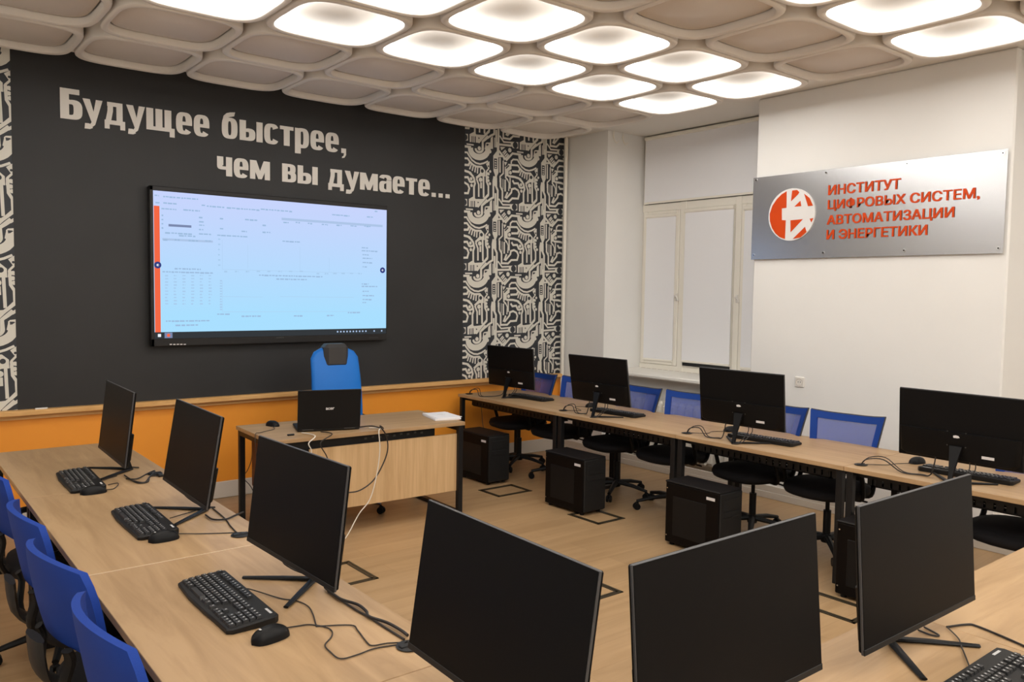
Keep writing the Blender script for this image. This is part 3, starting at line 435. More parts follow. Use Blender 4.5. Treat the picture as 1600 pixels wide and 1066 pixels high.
# ------------------------------------------------------------------ window
YJ = 6.195
win = struct(MB().box(6.855, 6.86, 4.34, YJ, 0.95, 3.51).build('window_1', M['dark']))
m = MB()
m.box(WW, 6.855, 4.34, YJ, 2.69, 2.77, .004); m.box(WW, 6.855, 4.34, YJ, 0.955, 1.02, .004); m.box(WW + .01, 6.855, 6.165, YJ, .955, 3.51, .004)
m.box(WW - .008, 6.855, 5.575, 5.655, .955, 2.77, .004); m.box(WW - .008, 6.855, 4.885, 4.955, .955, 2.77, .004); m.box(WW + .01, 6.855, 4.34, YJ, 3.47, 3.51)
struct(m.build('window_frame', M['frame'], win))
for y0, y1 in ((5.66, 6.165), (4.96, 5.57), (4.345, 4.88)):
    m = MB(); w = .055; z0, z1 = 1.022, 2.688; xa, xb = WW - .012, WW + .035
    m.box(xa, xb, y0, y0 + w, z0, z1, .006); m.box(xa, xb, y1 - w, y1, z0, z1, .006); m.box(xa, xb, y0 + w, y1 - w, z0, z0 + w, .006); m.box(xa, xb, y0 + w, y1 - w, z1 - w, z1, .006)
    s_ = struct(m.build('window_sash', M['frame'], win)); struct(MB().box(WW + .012, WW + .016, y0 + w - .002, y1 - w + .002, z0 + w - .002, z1 - w + .002).build('glass_pane', M['glass'], s_))
struct(MB().box(WW + .03, WW + .034, 4.34, 6.165, 2.77, 3.47).build('glass_pane', M['glass'], win))
for y, z in ((5.672, 1.77), (4.905, 1.765)):
    m = MB(); m.box(WW - .02, WW - .008, y - .014, y + .014, z - .05, z + .03, .004); m.cyl((WW - .02, y, z), (WW - .045, y, z), .009); m.tube([(WW - .045, y, z + .004), (WW - .048, y - .03, z - .01), (WW - .048, y - .05, z - .05)], .008)
    struct(m.build('window_handle', M['socket'], win))
m = MB(); m.box(6.235, WW + .02, 4.34, YJ, 0.925, 0.968, .012); m.box(6.47, WW, 4.34, YJ, .92, .93)
struct(m.build('window_sill', M['sill'], win))
m = MB()
for k in range(22): m.cbox((WW - .035, 4.42 + k * .08, .970), (.014, .05, .004))
struct(m.build('sill_vents', M['base'], win))
def blind(label, y0, y1, z0, z1, x, bar):
    r = thing('roller_blind', label, 'blind', (x, (y0 + y1) / 2, z1)); h = (y1 - y0) / 2
    MB().cyl((0, -h, -.02), (0, h, -.02), .022).build('cassette', M['frame'], r)
    MB().box(-.004, -.002, -h + .006, h - .006, z0 - z1, -.03).build('fabric', M['blind'], r)
    MB().box(-.010, .003, -h + .006, h - .006, z0 - z1 - .012, z0 - z1 + .010, .003).build('bottom_bar', M[bar], r)
    return r
blind('wide white roller blind over the fanlight above the three sashes', 4.35, 6.16, 2.785, 3.508, WW - .02, 'frame')
blind('narrow white roller blind on the left window sash beside the jamb', 5.698, 6.125, 1.07, 2.66, WW - .016, 'frame')
blind('white roller blind on the middle sash, dark gap beneath its bottom bar', 4.955, 5.575, 1.085, 2.685, WW - .026, 'frame')
blind('white roller blind on the right window sash beside the sign pier', 4.385, 4.845, 1.07, 2.66, WW - .016, 'frame')
m = MB(); m.box(WW - .02, WW - .012, 4.965, 5.565, 1.035, 1.068); struct(m.build('dark_gap', M['dark'], win))
for nm, yj, sgn in (('high on the jamb left of window', YJ, -1), ('high on the jamb right of sign', 2.27, -1)):
    m = MB()
    for xo in (6.34, 6.48):
        m.tube(smooth([(xo - .04, yj - .012, CH), (xo - .05, yj - .014, CH - .06), (xo - .01, yj - .014, CH - .12), (xo + .03, yj - .014, CH - .10)], 5), .006, 6)
    tag(m.build('wall_hook', M['frame']), 'pair of thin curved hooks ' + nm, 'hook')
# radiator under the sill
rad = thing('radiator', 'white ribbed radiator below the window sill behind the blue chairs', 'radiator', (6.37, 5.25, 0))
for k in range(16):
    y = -.72 + k * .096
    m = MB(); m.box(-.05, .05, y - .04, y + .04, .12, .70, .02); m.box(-.066, -.05, y - .03, y + .03, .16, .66, .007); m.box(-.04, .04, y - .046, y + .046, .655, .68, .01); m.box(-.04, .04, y - .046, y + .046, .14, .165, .01)
    m.build('section', M['rad'], rad)
MB().tube([(0, -.76, .66), (0, -.84, .66), (0.03, -.86, .62), (0.03, -.86, 0)], .014).build('supply_pipe', M['rad'], rad)
m = MB()
for y in (-.6, .6): m.box(-.02, .02, y - .012, y + .012, 0, .14)
m.build('foot', M['rad'], rad)

# ------------------------------------------------------------------ sign on the pier
ys0, ys1, zs0, zs1, XS = 2.295, 4.348, 2.108, 2.829, 6.195
sg = thing('institute_sign', 'long grey metal sign with orange round emblem and orange lettering on white pier', 'sign', (XS, (ys0 + ys1) / 2, zs0))
SY, SZ = (ys0 + ys1) / 2, zs0
MB().box(0, .004, ys0 - SY, ys1 - SY, 0, zs1 - zs0, .001).build('plate', M['sign'], sg)
for y, z in SCREWS:
    y = min(max(y, ys0 + .03), ys1 - .03)
    m = MB(); m.cyl((-.006, y - SY, z - SZ), (.025, y - SY, z - SZ), .011); m.mi = 1; m.cyl((-.0075, y - SY, z - SZ), (-.006, y - SY, z - SZ), .006); m.build('screw', [M['chrome'], M['dark']], sg)
ec = ((EMB['disc'][0][0] + EMB['disc'][1][0]) / 2, (EMB['disc'][0][1] + EMB['disc'][1][1]) / 2); er = (EMB['disc'][0][1] - EMB['disc'][1][1]) / 2
ey = abs(EMB['disc'][2][0] - EMB['disc'][3][0]) / 2; ecy = (EMB['disc'][2][0] + EMB['disc'][3][0]) / 2
em = MB().prism([(ecy - SY + er * math.cos(2 * math.pi * k / 48), ec[1] - SZ + er * math.sin(2 * math.pi * k / 48)) for k in range(48)], -.012, 0, 'x').build('emblem', M['sign_w'], sg, sm=30)
m = MB()
ky = er / ey
for P in EMB['polys']:
    m.prism([(ecy - SY + (p[0] - ecy) * ky, p[1] - SZ) for p in P], -.0145, -.011, 'x')
m.build('emblem_mark', M['sign_o'], em, sm=0)
def text_mesh(name, body, mt, ext, bold, mw, w, h):
    c = bpy.data.curves.new('t', 'FONT'); c.body = body; c.size = 1.0; c.resolution_u = 4
    t = bpy.data.objects.new('t', c); COL.objects.link(t); dg = bpy.context.evaluated_depsgraph_get(); dg.update()
    me = bpy.data.meshes.new_from_object(t.evaluated_get(dg)); bpy.data.objects.remove(t)
    bm = bmesh.new(); bm.from_mesh(me); bmesh.ops.remove_doubles(bm, verts=bm.verts, dist=1e-5)
    V0 = [v.co.copy() for v in bm.verts]; bm.verts.index_update(); F0 = [[v.index for v in f.verts] for f in bm.faces]; E0 = [[v.index for v in e.verts] for e in bm.edges if len(e.link_faces) == 1]; bm.free()
    x0 = min(v.x for v in V0); x1 = max(v.x for v in V0); y1 = max(v.y for v in V0 if v.y < 0.8)
    kx = w / (x1 - x0 + 2 * bold); ky = h / (0.728 + bold)
    m = MB()
    for q, (dx, dy) in enumerate(((0, 0), (-1, -.5), (1, -.5), (-1, .5), (1, .5), (-.5, 0), (.5, 0))):
        e = ext - 4e-5 * q
        P = lambda v, z: ((v.x - x0 + bold + dx * bold) * kx, (v.y + bold * .5 + dy * bold) * ky, z)
        n = len(V0)
        m.add([P(v, 0) for v in V0] + [P(v, e) for v in V0], [[i + n for i in f] for f in F0] + [[a, b_, b_ + n, a + n] for a, b_ in E0])
    o = m.build(name, mt, None, sm=0, fixn=False); o.data.transform(mw); return o
for body, bl, tl, re in SIGN:
    w = bl[0] - re[0]; h = tl[1] - bl[1]
    mw = Matrix(((0, 0, -1, -.0005), (-1, 0, 0, bl[0] - SY), (0, 1, 0, bl[1] - SZ), (0, 0, 0, 1)))
    o = text_mesh('text_line', body, M['sign_o'], .006, 0.024, mw, w, h); o.parent = sg

# wall socket
so = thing('wall_socket', 'square white power socket low on the white pier under the sign', 'socket', (RW, 3.834, 1.058))
MB().box(-.012, 0, -.045, .045, -.045, .045, .006).build('cover', M['socket'], so)
m = MB(); m.tube([(-.013, .030 * math.cos(a), .030 * math.sin(a)) for a in [k * math.pi / 12 for k in range(24)]], .0025, 6, True); m.mi = 1
for y in (-.01, .01): m.cyl((-.0135, y, 0), (-.011, y, 0), .004, n=8)
m.build('outlet', [M['base'], M['dark']], so)
tag(MB().cyl((0.96, 6.80, .877), (1.04, 6.80, .877), .006, n=10).build('chalk_stick', M['chalk']), 'short white chalk stick lying on the wooden chalk rail', 'chalk')

# ================================================================== furniture
def desk(name, label, x0, x1, y0, y1, along, grom=None, tray=None, group=None, bars=True, band=False):
    cx, cy = (x0 + x1) / 2, (y0 + y1) / 2; r = thing(name, label, 'desk', (cx, cy, 0), 0, group)
    hx, hy = (x1 - x0) / 2, (y1 - y0) / 2
    m = MB(); m.box(-hx, hx, -hy, hy, .722, .75, .0015)
    m.build('tabletop', [M['desk_y' if along == 'y' else 'desk_x']], r)
    if band: MB().box(-hx, hx, -hy - .0005, -hy + .0035, .7225, .7507).build('edge_band', M['band'], r)
    L = 'y' if along == 'y' else 'x'
    for e in (-1, 1):
        m = MB(); t = .042
        if L == 'y':
            yy = e * (hy - .032); a, b = -hx + (-.0 if tray != 'R' else .0) - (0.0), hx
            fa, fb = -hx - (.118 - .0 if False else 0) + .012, hx - .012
            for xx in (fa + t / 2, fb - t / 2): m.box(xx - t / 2, xx + t / 2, yy - t / 2, yy + t / 2, 0 if not bars else .0, .72, .003)
            m.box(fa + t, fb - t, yy - t / 2, yy + t / 2, .69, .72)
            if bars: m.box(fa + t, fb - t, yy - t / 2, yy + t / 2, .0, .03)
        else:
            xx = e * (hx - .032); fa, fb = -hy + .012, hy - .012
            for yy in (fa + t / 2, fb - t / 2): m.box(xx - t / 2, xx + t / 2, yy - t / 2, yy + t / 2, 0, .72, .003)
            m.box(xx - t / 2, xx + t / 2, fa + t, fb - t, .69, .72); m.box(xx - t / 2, xx + t / 2, fa + t, fb - t, 0, .03)
        m.build('leg_frame', M['steel'], r)
    m = MB()
    if L == 'y':
        for xx in (-hx + .075, hx - .075): m.box(xx - .015, xx + .015, -hy + .053, hy - .053, .69, .72)
    else:
        for yy in (-hy + .12, hy - .12): m.box(-hx + .053, hx - .053, yy - .015, yy + .015, .69, .72)
    m.build('rail', M['steel'], r)
    if grom:
        gx, gy = grom[0] - cx, grom[1] - cy
        m = MB(); m.lathe([(.0, .751), (.036, .751), (.040, .754), (.030, .7565), (.0, .757)], 20, (gx, gy, 0)); m.box(gx - .032, gx + .032, gy - .01, gy + .01, .7565, .760, .002)
        m.build('cable_grommet', M['plastic2'], r)
    if tray:
        m = MB(); xa = -hx + .10; zt = .70
        m.box(xa, xa + .006, -hy + .12, hy - .12, .685, .72); m.box(xa, xa + .006, -hy + .12, hy - .12, .635, .645); m.box(xa, xa + .16, -hy + .12, hy - .12, .635, .640)
        n = int((2 * hy - .24) / .05)
        for k in range(n + 1):
            y = -hy + .12 + k * (2 * hy - .24) / n; m.box(xa, xa + .006, y - .019, y + .019, .642, .688)
        for k in range(5): 
            y = -hy + .14 + k * (2 * hy - .28) / 4; m.box(xa, xa + .16, y - .01, y + .01, .635, .72) if k in (0, 4) else m.box(xa + .15, xa + .156, y - .01, y + .01, .635, .69)
        m.build('cable_tray', M['steel'], r)
        m = MB(); m.box(xa + .02, xa + .12, -.45, .45, .641, .685, .004); m.mi = 1
        for k in range(5):
            y = -.20 + k * .055; m.box(xa + .016, xa + .02, y - .010, y + .010, .662, .665)
        m.build('power_strip', [M['plastic'], M['sticker']], r)
    return r
g1 = 'desks of the left row'
desk('computer_desk', 'oak desk of the left row under the far monitor, against the orange wall', .585, 1.312, 4.498, 5.834, 'y', (1.235, 4.70, 0), None, g1)
desk('computer_desk', 'oak desk of the left row under the second monitor, before the light seam', .585, 1.312, 3.162, 4.4975, 'y', GROM['L2'], None, g1, band=True)
desk('computer_desk', 'oak desk of the left row holding the nearest large keyboard and mouse', .585, 1.312, 1.841, 3.158, 'y', GROM['L3'], None, g1)
desk('computer_desk', 'oak desk at the near corner under the big left-facing monitor', .585, 1.312, .52, 1.838, 'y', (1.22, .72, 0), None, g1)
g2 = 'desks of the near row'
desk('computer_desk', 'oak desk in the near row under the two monitors facing the camera', 1.315, 2.65, .53, 1.262, 'x', None, None, g2)
desk('computer_desk', 'oak desk at the right end of the near row with empty top', 2.652, 4.0, .53, 1.262, 'x', None, None, g2)
g3 = 'desks of the right row'
seams = [6.70, 5.212, 3.885, 2.562, 1.235]
nm = ['oak desk of the right row nearest the slate wall', 'oak desk of the right row, second from the slate wall', 'oak desk of the right row, third from the slate wall', 'oak desk of the right row at the right edge']
for k in range(4):
    r = desk('computer_desk', nm[k], 4.67, 5.45, seams[k + 1] + .0015, seams[k] - .0015, 'y', GROM['R%d' % (k + 1)], 'R', g3)
    for ch in r.children:
        if ch.name.startswith('leg_frame'): ch.location.x = -.0

# teacher desk
td = thing('teacher_desk', 'oak front desk with black metal frame and light wooden modesty panel, facing the class', 'desk', (2.94, 5.625, 0), R_(-2.0))
MB().box(-.79, .79, -.37, .37, .722, .75, .0015).build('tabletop', M['desk_x'], td)
for e in (-1, 1):
    m = MB(); xx = e * (.79 - .035); t = .042
    for yy in (-.345, .345): m.box(xx - t / 2, xx + t / 2, yy - t / 2, yy + t / 2, 0, .722, .003)
    m.box(xx - t / 2, xx + t / 2, -.324, .324, .682, .722); m.box(xx - t / 2, xx + t / 2, -.324, .324, 0, .03)
    m.build('leg_frame', M['steel'], td)
m = MB(); m.box(-.73, .55, -.30, -.29, .64, .722); m.box(-.73, .55, -.30, -.18, .64, .646)
m.build('cable_tray', M['steel'], td)
for k in range(9): MB().cbox((-.05 + k * .06, -.303, .685 + .008 * (k % 2)), (.02, .006, .014)).build('power_socket', M['rim'], td)
MB().box(-.50, .735, -.335, -.317, .195, .655, .001).build('modesty_panel', M['modesty'], td)
dr = MB().box(-.70, -.36, -.24, .28, .30, .70, .002).build('drawer_unit', M['drawer'], td)
m = MB(); m.box(-.695, -.365, .28, .298, .505, .695, .002); m.box(-.695, -.365, .28, .298, .305, .495, .002); m.build('drawer_front', M['drawer'], td)

# ------------------------------------------------------------------ monitors
def monitor(label, c, back):
    x, y, zb, yaw, tilt = c
    W, H = .68, .401
    r = thing('monitor', label, 'monitor', (x, y, .75), R_(yaw + (180 if back else 0)), 'monitors seen from behind' if back else 'monitors showing dark screens')
    t = R_(tilt) * (-1 if back else 1); T = Matrix.Translation((0, 0, zb)) @ Matrix.Rotation(-t, 4, 'X')
    m = MB(); m.X = T; m.box(-W / 2, W / 2, 0, .009, 0, H, .002); m.build('bezel', M['bezel'], r)
    m = MB(); m.X = T; m.box(-W / 2 + .0015, W / 2 - .0015, -.0012, .001, .014, H - .002); m.build('screen', M['screen'], r, sm=0)
    m = MB(); m.X = T; m.box(-W / 2, W / 2, -.0028, .002, 0, .016, .001); m.build('chin', M['plastic2'], r)
    m = MB(); m.X = T; m.box(-W / 2 + .002, W / 2 - .002, .008, .018, .004, H - .002, .004)
    P = [(-W / 2 + .014, .03), (-W / 2 + .05, .012), (W / 2 - .05, .012), (W / 2 - .014, .03), (W / 2 - .008, H * .44), (-W / 2 + .008, H * .44)]
    n = len(P); m.loft([[(p[0], .016, p[1]) for p in P], [(p[0] * .985, .026, .014 + (p[1] - .012) * .985) for p in P], [(p[0] * .93, .036, .02 + (p[1] - .012) * .94) for p in P]])
    hs = m.build('back_cover', M['back'], r)
    m = MB(); m.X = T; m.prism([(-.018, .150), (-.006, .146), (.016, .146), (.018, .158), (.004, .162), (-.010, .160)], .035, .0372, 'y'); m.build('maker_mark', M['sticker'], hs)
    m = MB(); m.X = T; m.box(-.20, -.135, .0355, .0368, .050, .066) ; m.build('sticker', M['sticker'], hs)
    m = MB(); m.X = T
    for sx in (-.05, .05):
        for sz in (.10, .18): m.cyl((sx, .035, sz), (sx, .0375, sz), .004, n=8)
    m.build('mount_screw', M['rim'], hs)
    q = T @ Vector((0, .032, .10))
    s = MB(); s.loft([[(-.036, q.y, q.z), (.036, q.y, q.z), (.034, q.y + .014, q.z), (-.034, q.y + .014, q.z)], [(-.012, .080, .06), (.012, .080, .06), (.012, .096, .06), (-.012, .096, .06)], [(-.012, .094, .008), (.012, .094, .008), (.012, .112, .008), (-.012, .112, .008)]])
    s.build('stand_neck', M['plastic'], r)
    for e in (-1, 1):
        s = MB(); s.tube([(0, .105, .007), (e * .08, .02, .0075), (e * .175, -.085, .0055)], [.013, .0115, .008], 8, flat=(.55, 1.15), up=(0, 0, 1)); s.build('stand_foot', M['plastic'], r)
    m = MB()
    for dx in (-.10, -.07):
        a = T @ Vector((dx, .028, .02)); m.tube(smooth([a, a + Vector((0, .008, -.05)), (dx * .6, .10, .012), (dx * .2, .15, .006)], 5), .0032, 6)
    m.build('plugged_cable', M['cable'], r)
    return r
ML = {'L1': 'black monitor of the left row closest to the orange wall', 'L2': 'black monitor of the left row, second from the orange wall', 'L3': 'black monitor of the left row next to the largest keyboard', 'L4': 'large black monitor at the near corner, turned left, centre of the photo',
      'N1': 'black monitor facing camera in near row, widest dark screen, left of its pair', 'N2': 'black monitor facing camera in near row, right one with V stand visible',
      'R1': 'back of the monitor before the patterned wallpaper, farthest in the right row', 'R2': 'back of the monitor before the window jamb, second in the right row', 'R3': 'back of the monitor below the window and sign, third in the right row', 'R4': 'back of the monitor cut by the right photo edge, nearest in the right row'}
for k, c in MON.items(): monitor(ML[k], c, k[0] == 'R')

# ------------------------------------------------------------------ keyboards and mice
def keyboard_proto(label, loc, rz, cord):
    r = thing('keyboard', label, 'keyboard', loc, rz, 'keyboards')
    W, Dp = .51, .172
    out = [(-W / 2, -.06), (-W / 2 + .012, -.078), (-.10, -.086), (.05, -.083), (.13, -.079), (W / 2 - .012, -.076), (W / 2, -.06), (W / 2, .070), (W / 2 - .012, .086), (-W / 2 + .012, .086), (-W / 2, .070)]
    def zt(y): return .016 + .012 * (y + .086) / .172
    m = MB(); m.loft([[(x * .99, y * .98, .001) for x, y in out], [(x, y, .006) for x, y in out], [(x, y, zt(y) - .004) for x, y in out], [(x * .985, y * .965, zt(y)) for x, y in out]]); m.build('body', M['plastic2'], r)
    u = .0213
    def keys(name, lst):
        m = MB()
        for cx, cy, w in lst:
            z = zt(cy); h = .0075; a = w / 2 - .0012; b = u * .46
            m.mi = 0
            m.loft([[(cx - a, cy - b, z - .001), (cx + a, cy - b, z - .001), (cx + a, cy + b, z - .001), (cx - a, cy + b, z - .001)], [(cx - a * .8, cy - b * .75, z + h), (cx + a * .8, cy - b * .75, z + h), (cx + a * .8, cy + b * .85, z + h + .001), (cx - a * .8, cy + b * .85, z + h + .001)]])
            if w < .06:
                m.mi = 1; m.add([(cx - .0035, cy + .0005, z + h + .0008), (cx + .0010, cy + .0005, z + h + .0008), (cx + .0010, cy + .0055, z + h + .0011), (cx - .0035, cy + .0055, z + h + .0011)], [(0, 1, 2, 3)])
        m.build(name, [M['key'], M['legend']], r, sm=30)
    x0 = -W / 2 + .016; main = []
    for row, (n, off) in enumerate(((15, 0), (14, .5), (13, .75), (12, 1.2))):
        y = .028 - row * u
        if off: main.append((x0 + off * u / 2 + .001, y, off * u * 0.95 + .012))
        for k in range(n):
            X = x0 + (off + .5 + k) * u
            if X < x0 + 14.6 * u: main.append((X + (.004 if off else 0), y, u))
    y = .028 - 4 * u
    main += [(x0 + .65 * u, y, u * 1.25), (x0 + 1.95 * u, y, u * 1.2), (x0 + 3.2 * u, y, u * 1.2), (x0 + 6.9 * u, y, u * 5.9), (x0 + 10.6 * u, y, u * 1.2), (x0 + 11.9 * u, y, u * 1.2), (x0 + 13.9 * u, y, u * 1.3)]
    keys('letter_keys', main)
    keys('function_keys', [(x0 + (.5 + k + (k > 0) * .8 + (k > 4) * .4 + (k > 8) * .4) * u, .060, u * .95) for k in range(13)])
    nx = x0 + 15.6 * u; nav = [(nx + k * u, .028 - j * u, u) for k in range(3) for j in range(2)] + [(nx + k * u, .028 - 4 * u, u) for k in range(3)] + [(nx + u, .028 - 3 * u, u)]
    keys('arrow_keys', nav)
    px = nx + 3.5 * u; keys('number_keys', [(px + k * u, .028 - j * u, u) for k in range(4) for j in range(5)])
    m = MB(); m.box(W / 2 - .075, W / 2 - .03, .066, .074, zt(.07), zt(.07) + .0006); m.build('maker_mark', M['legend'], r)
    if cord: m = MB(); m.tube(cord, .0022, 6); m.build('cord', M['cable'], r)
    return r
def mouse_proto(label, loc, rz):
    r = thing('mouse', label, 'mouse', loc, rz, 'computer mice')
    m = MB(); rings = []
    for k in range(13):
        t = k / 12; y = -.062 + .124 * t; w = .034 * (max(0, 1 - abs(2 * t - 1) ** 2.7)) ** .5 * (1 - .08 * t) + .002; h = .039 * (max(0, 1 - abs(2 * t - .96) ** 2.4 / 1.11)) ** .6 + .003
        rings.append([(w * math.copysign(abs(math.cos(a)) ** .8, math.cos(a)), y, max(.001, h * math.sin(a)) if math.sin(a) > 0 else .001) for a in [2 * math.pi * q / 20 for q in range(20)]])
    m.loft(rings); m.build('shell', M['plastic'], r)
    m = MB(); m.cyl((-.004, .030, .026), (.004, .030, .026), .010, n=12); m.build('scroll_wheel', M['rim'], r)
    m = MB(); m.cbox((0, -.035, .0395), (.010, .006, .001)); m.build('maker_mark', M['legend'], r)
    return r
KB = [('keyboard on the left row desk before the farthest monitor', (.862, 4.715, .75), -92), ('keyboard on the left row desk before the second monitor', (.927, 3.73, .75), -91), ('largest nearby keyboard on the left row desk with white key prints', (.898, 2.615, .75), -90.5),
      ('keyboard cut by the bottom right photo corner on near desk', (2.305, .822, .75), 0),
      ('keyboard behind the monitor before the patterned wallpaper', (5.075, 6.03, .75), 92.5), ('keyboard behind the second monitor of the right row', (5.06, 4.85, .75), 94), ('keyboard behind the monitor below the sign', (5.015, 3.36, .75), 95), ('keyboard behind the monitor at the right photo edge', (5.03, 1.99, .75), 94)]
kp = keyboard_proto(*KB[0], None)
kb = [kp] + [dup(kp, l, loc, R_(rz)) for l, loc, rz in KB[1:]]
for o, (l, loc, rz) in zip(kb, KB): o.rotation_euler.z = R_(rz)
MS = [('mouse tucked against the farthest keyboard of the left row', (.872, 4.425, .75), -90), ('mouse beside the second keyboard of the left row', (.935, 3.435, .75), -88), ('mouse beside the largest nearby keyboard on the left desk', (.915, 2.268, .75), -80),
      ('mouse behind the second monitor of the right row', (5.16, 5.28, .75), 80), ('mouse left of the keyboard below the sign', (5.14, 3.74, .75), 75), ('mouse left of the keyboard at the right photo edge', (5.15, 2.34, .75), 78), ('small mouse on the front desk left of the laptop', (2.385, 5.86, .75), 200)]
mp = mouse_proto(MS[0][0], MS[0][1], R_(MS[0][2]))
ms = [mp] + [dup(mp, l, loc, R_(rz)) for l, loc, rz in MS[1:]]
def cable(name, label, pts, r, mt='cable', n=5, group='desk cables'):
    o = MB().tube(smooth(pts, n), r, 7).build(name, M[mt]); return tag(o, label, 'cable', group)
def cord(parent, pts, r=.0022, mt='cable'):
    iv = Matrix.Translation(parent.location) @ Matrix.Rotation(parent.rotation_euler.z, 4, 'Z'); iv = iv.inverted()
    o = MB().tube([iv @ Vector(p) for p in smooth(pts, 5)], r, 6).build('cord', M[mt], parent); return o
Z = lambda P, z=.7535: [(p[0], p[1], z) for p in P]
def drop(P, z0=.765): return [(P[0][0], P[0][1], z0)] + Z(P[1:])
cord(kb[2], [(.975, 2.655, .768), (1.0, 2.66, .764)] + Z(CAB['L3key'][1:]) + [(GROM['L3'][0], GROM['L3'][1], .762)]); cord(ms[2], drop(CAB['L3mouse'], .757) + [(GROM['L3'][0], GROM['L3'][1] + .01, .763)])
cord(kb[1], drop(CAB['L2key'], .762)); cord(ms[1], drop(CAB['L2mouse'], .757) + [(GROM['L2'][0], GROM['L2'][1], .763)])
cord(kb[0], drop(CAB['L1key'], .762)); cord(ms[0], drop(CAB['L1mouse'], .757))
cord(kb[3], [(p[0], p[1], .757) for p in CAB['Nkey'][:-1]] + [(2.36, .90, .762)])
cable('video_cable', 'thick cable bundle running from the third left monitor to the table grommet', Z(CAB['L3mon'], .759), .005)
cable('power_cable', 'thin cable beside the thick bundle near the table grommet', Z(CAB['L3mon2'], .7545), .0035)
cable('video_cable', 'cable curling off the table below the second left monitor', Z(CAB['L2mon'], .757), .004)
cable('power_cable', 'cable from the second left monitor into the desk grommet', Z(CAB['L2mon2'], .7545) + [(GROM['L2'][0], GROM['L2'][1], .762)], .003)
cable('video_cable', 'looped cable behind the farthest left monitor stand', Z(CAB['L1mon'], .757), .0035)
o = cable('power_cable', 'cable with loose plug behind the farthest left monitor', Z(CAB['L1mon2'], .7545), .003)
e = CAB['L1mon2'][-1]; MB().cbox((e[0], e[1], .758), (.03, .05, .014), .004).build('plug', M['plastic2'], o)
cable('power_cable', 'long cable curving right across the near desk', Z(CAB['Nmon'], .7545), .0035)
cable('video_cable', 'small cable loop under the right near monitor', Z(CAB['Nloop'], .7545), .003)
for k, (mx, my) in {'R1': (4.93, 6.31), 'R2': (4.80, 4.96), 'R3': (4.80, 3.56), 'R4': (4.80, 2.10)}.items():
    g = GROM[k]; yy = my - g[1]
    for q, (dz, dx, nmz) in enumerate(((.05, .0, 'arching cable'), (.06, .025, 'second arching cable'))):
        pts = [(g[0], g[1], .752), (g[0] + .005 + dx, g[1] + yy * .08, .752 + dz * .8), (g[0] + .03 + dx, g[1] + yy * .30, .752 + dz), (g[0] - .02 + dx, g[1] + yy * .62, .758), (g[0] + .01 + dx, g[1] + yy * .85, .7545), (mx, my, .77), (mx + .01, my - .02, .88)]
        cable('video_cable' if q == 0 else 'power_cable', nmz + ' from the desk grommet to the ' + {'R1': 'monitor before the wallpaper', 'R2': 'second right-row monitor', 'R3': 'monitor below the sign', 'R4': 'monitor at the right edge'}[k], pts, .0038 if q == 0 else .003)
    o = ms[{'R2': 3, 'R3': 4, 'R4': 5}[k]] if k != 'R1' else None
    if o: cord(o, [(o.location.x - .06, o.location.y, .757), (o.location.x - .15, o.location.y + .06, .7545), (g[0] + .12, g[1] - .1, .7545), (g[0] + .02, g[1] - .01, .755)])

# ------------------------------------------------------------------ front desk items
lp = thing('laptop', 'open black laptop on the front desk, lid towards the class', 'laptop', (2.637, 5.43, .75), R_(-17))
m = MB(); m.box(-.225, .225, .0, .30, .004, .022, .005); m.build('base', M['plastic2'], lp)
m = MB()
for a in range(14):
    for b in range(5): m.cbox((-.17 + a * .026, .06 + b * .026, .0232), (.021, .021, .003))
m.build('keys', M['key'], lp)
MB().box(-.05, .05, .21, .28, .0215, .0225).build('touchpad', M['rim'], lp)
T = Matrix.Translation((0, .0, .02)) @ Matrix.Rotation(R_(9), 4, 'X')
m = MB(); m.X = T; m.box(-.227, .227, -.010, .0, 0, .295, .004); lid = m.build('lid', M['plastic'], lp)
m = MB(); m.X = T; m.box(-.215, .215, .0, .001, .02, .285); m.build('screen', M['screen'], lp, sm=0)
m = MB(); m.cyl((-.19, .0, .017), (-.11, .0, .017), .008); m.cyl((.11, .0, .017), (.19, .0, .017), .008); m.build('hinge', M['rim'], lp)
mw = T @ Matrix(((1, 0, 0, -.028), (0, 0, -1, -.0102), (0, 1, 0, .145), (0, 0, 0, 1)))
o = text_mesh('lid_mark', 'acer', M['sticker'], .0006, .03, mw, .062, .026); o.parent = lid
ps = thing('spiral_notebook', 'stack of white papers with spiral bound notebook at the right of front desk', 'notebook', (3.685, 5.52, .75), R_(-14))
m = MB(); m.box(-.11, .11, -.16, .16, .0, .016, .001); m.build('pages', M['paper'], ps)
m = MB(); m.X = Matrix.Rotation(R_(7), 4, 'Z'); m.box(-.10, .11, -.15, .155, .0162, .0195); m.build('loose_sheet', M['paper'], ps)
m = MB()
for k in range(24): m.tube([(-.108 + .008 * math.cos(a), -.15 + k * .013, .010 + .011 * math.sin(a)) for a in [q * math.pi / 5 for q in range(10)]], .0012, 5, True)
m.build('spiral', M['sticker'], ps)
mm = MB(); mm.X = Matrix.Rotation(R_(7), 4, 'Z')
mm.cbox((0, .03, .0198), (.05, .012, .0004)); mm.cbox((.01, -.01, .0198), (.03, .006, .0004)); mm.build('printed_mark', M['legend'], ps)
usb = tag(MB().cbox((2.33, 5.40, .757), (.05, .018, .012), .003).build('usb_stick', M['plastic2']), 'small dark dongle beside the laptop corner on front desk', 'dongle')
c_ = CAB
fd = 5.19
cable('laptop_cable', 'black cable looping down the front of the light modesty panel', [(2.86, 5.42, .757), (2.93, 5.32, .775), (2.98, 5.24, .762)] + [(p[0], fd, p[2]) for p in c_['Tblack'][1:]], .005, group='front desk cables')
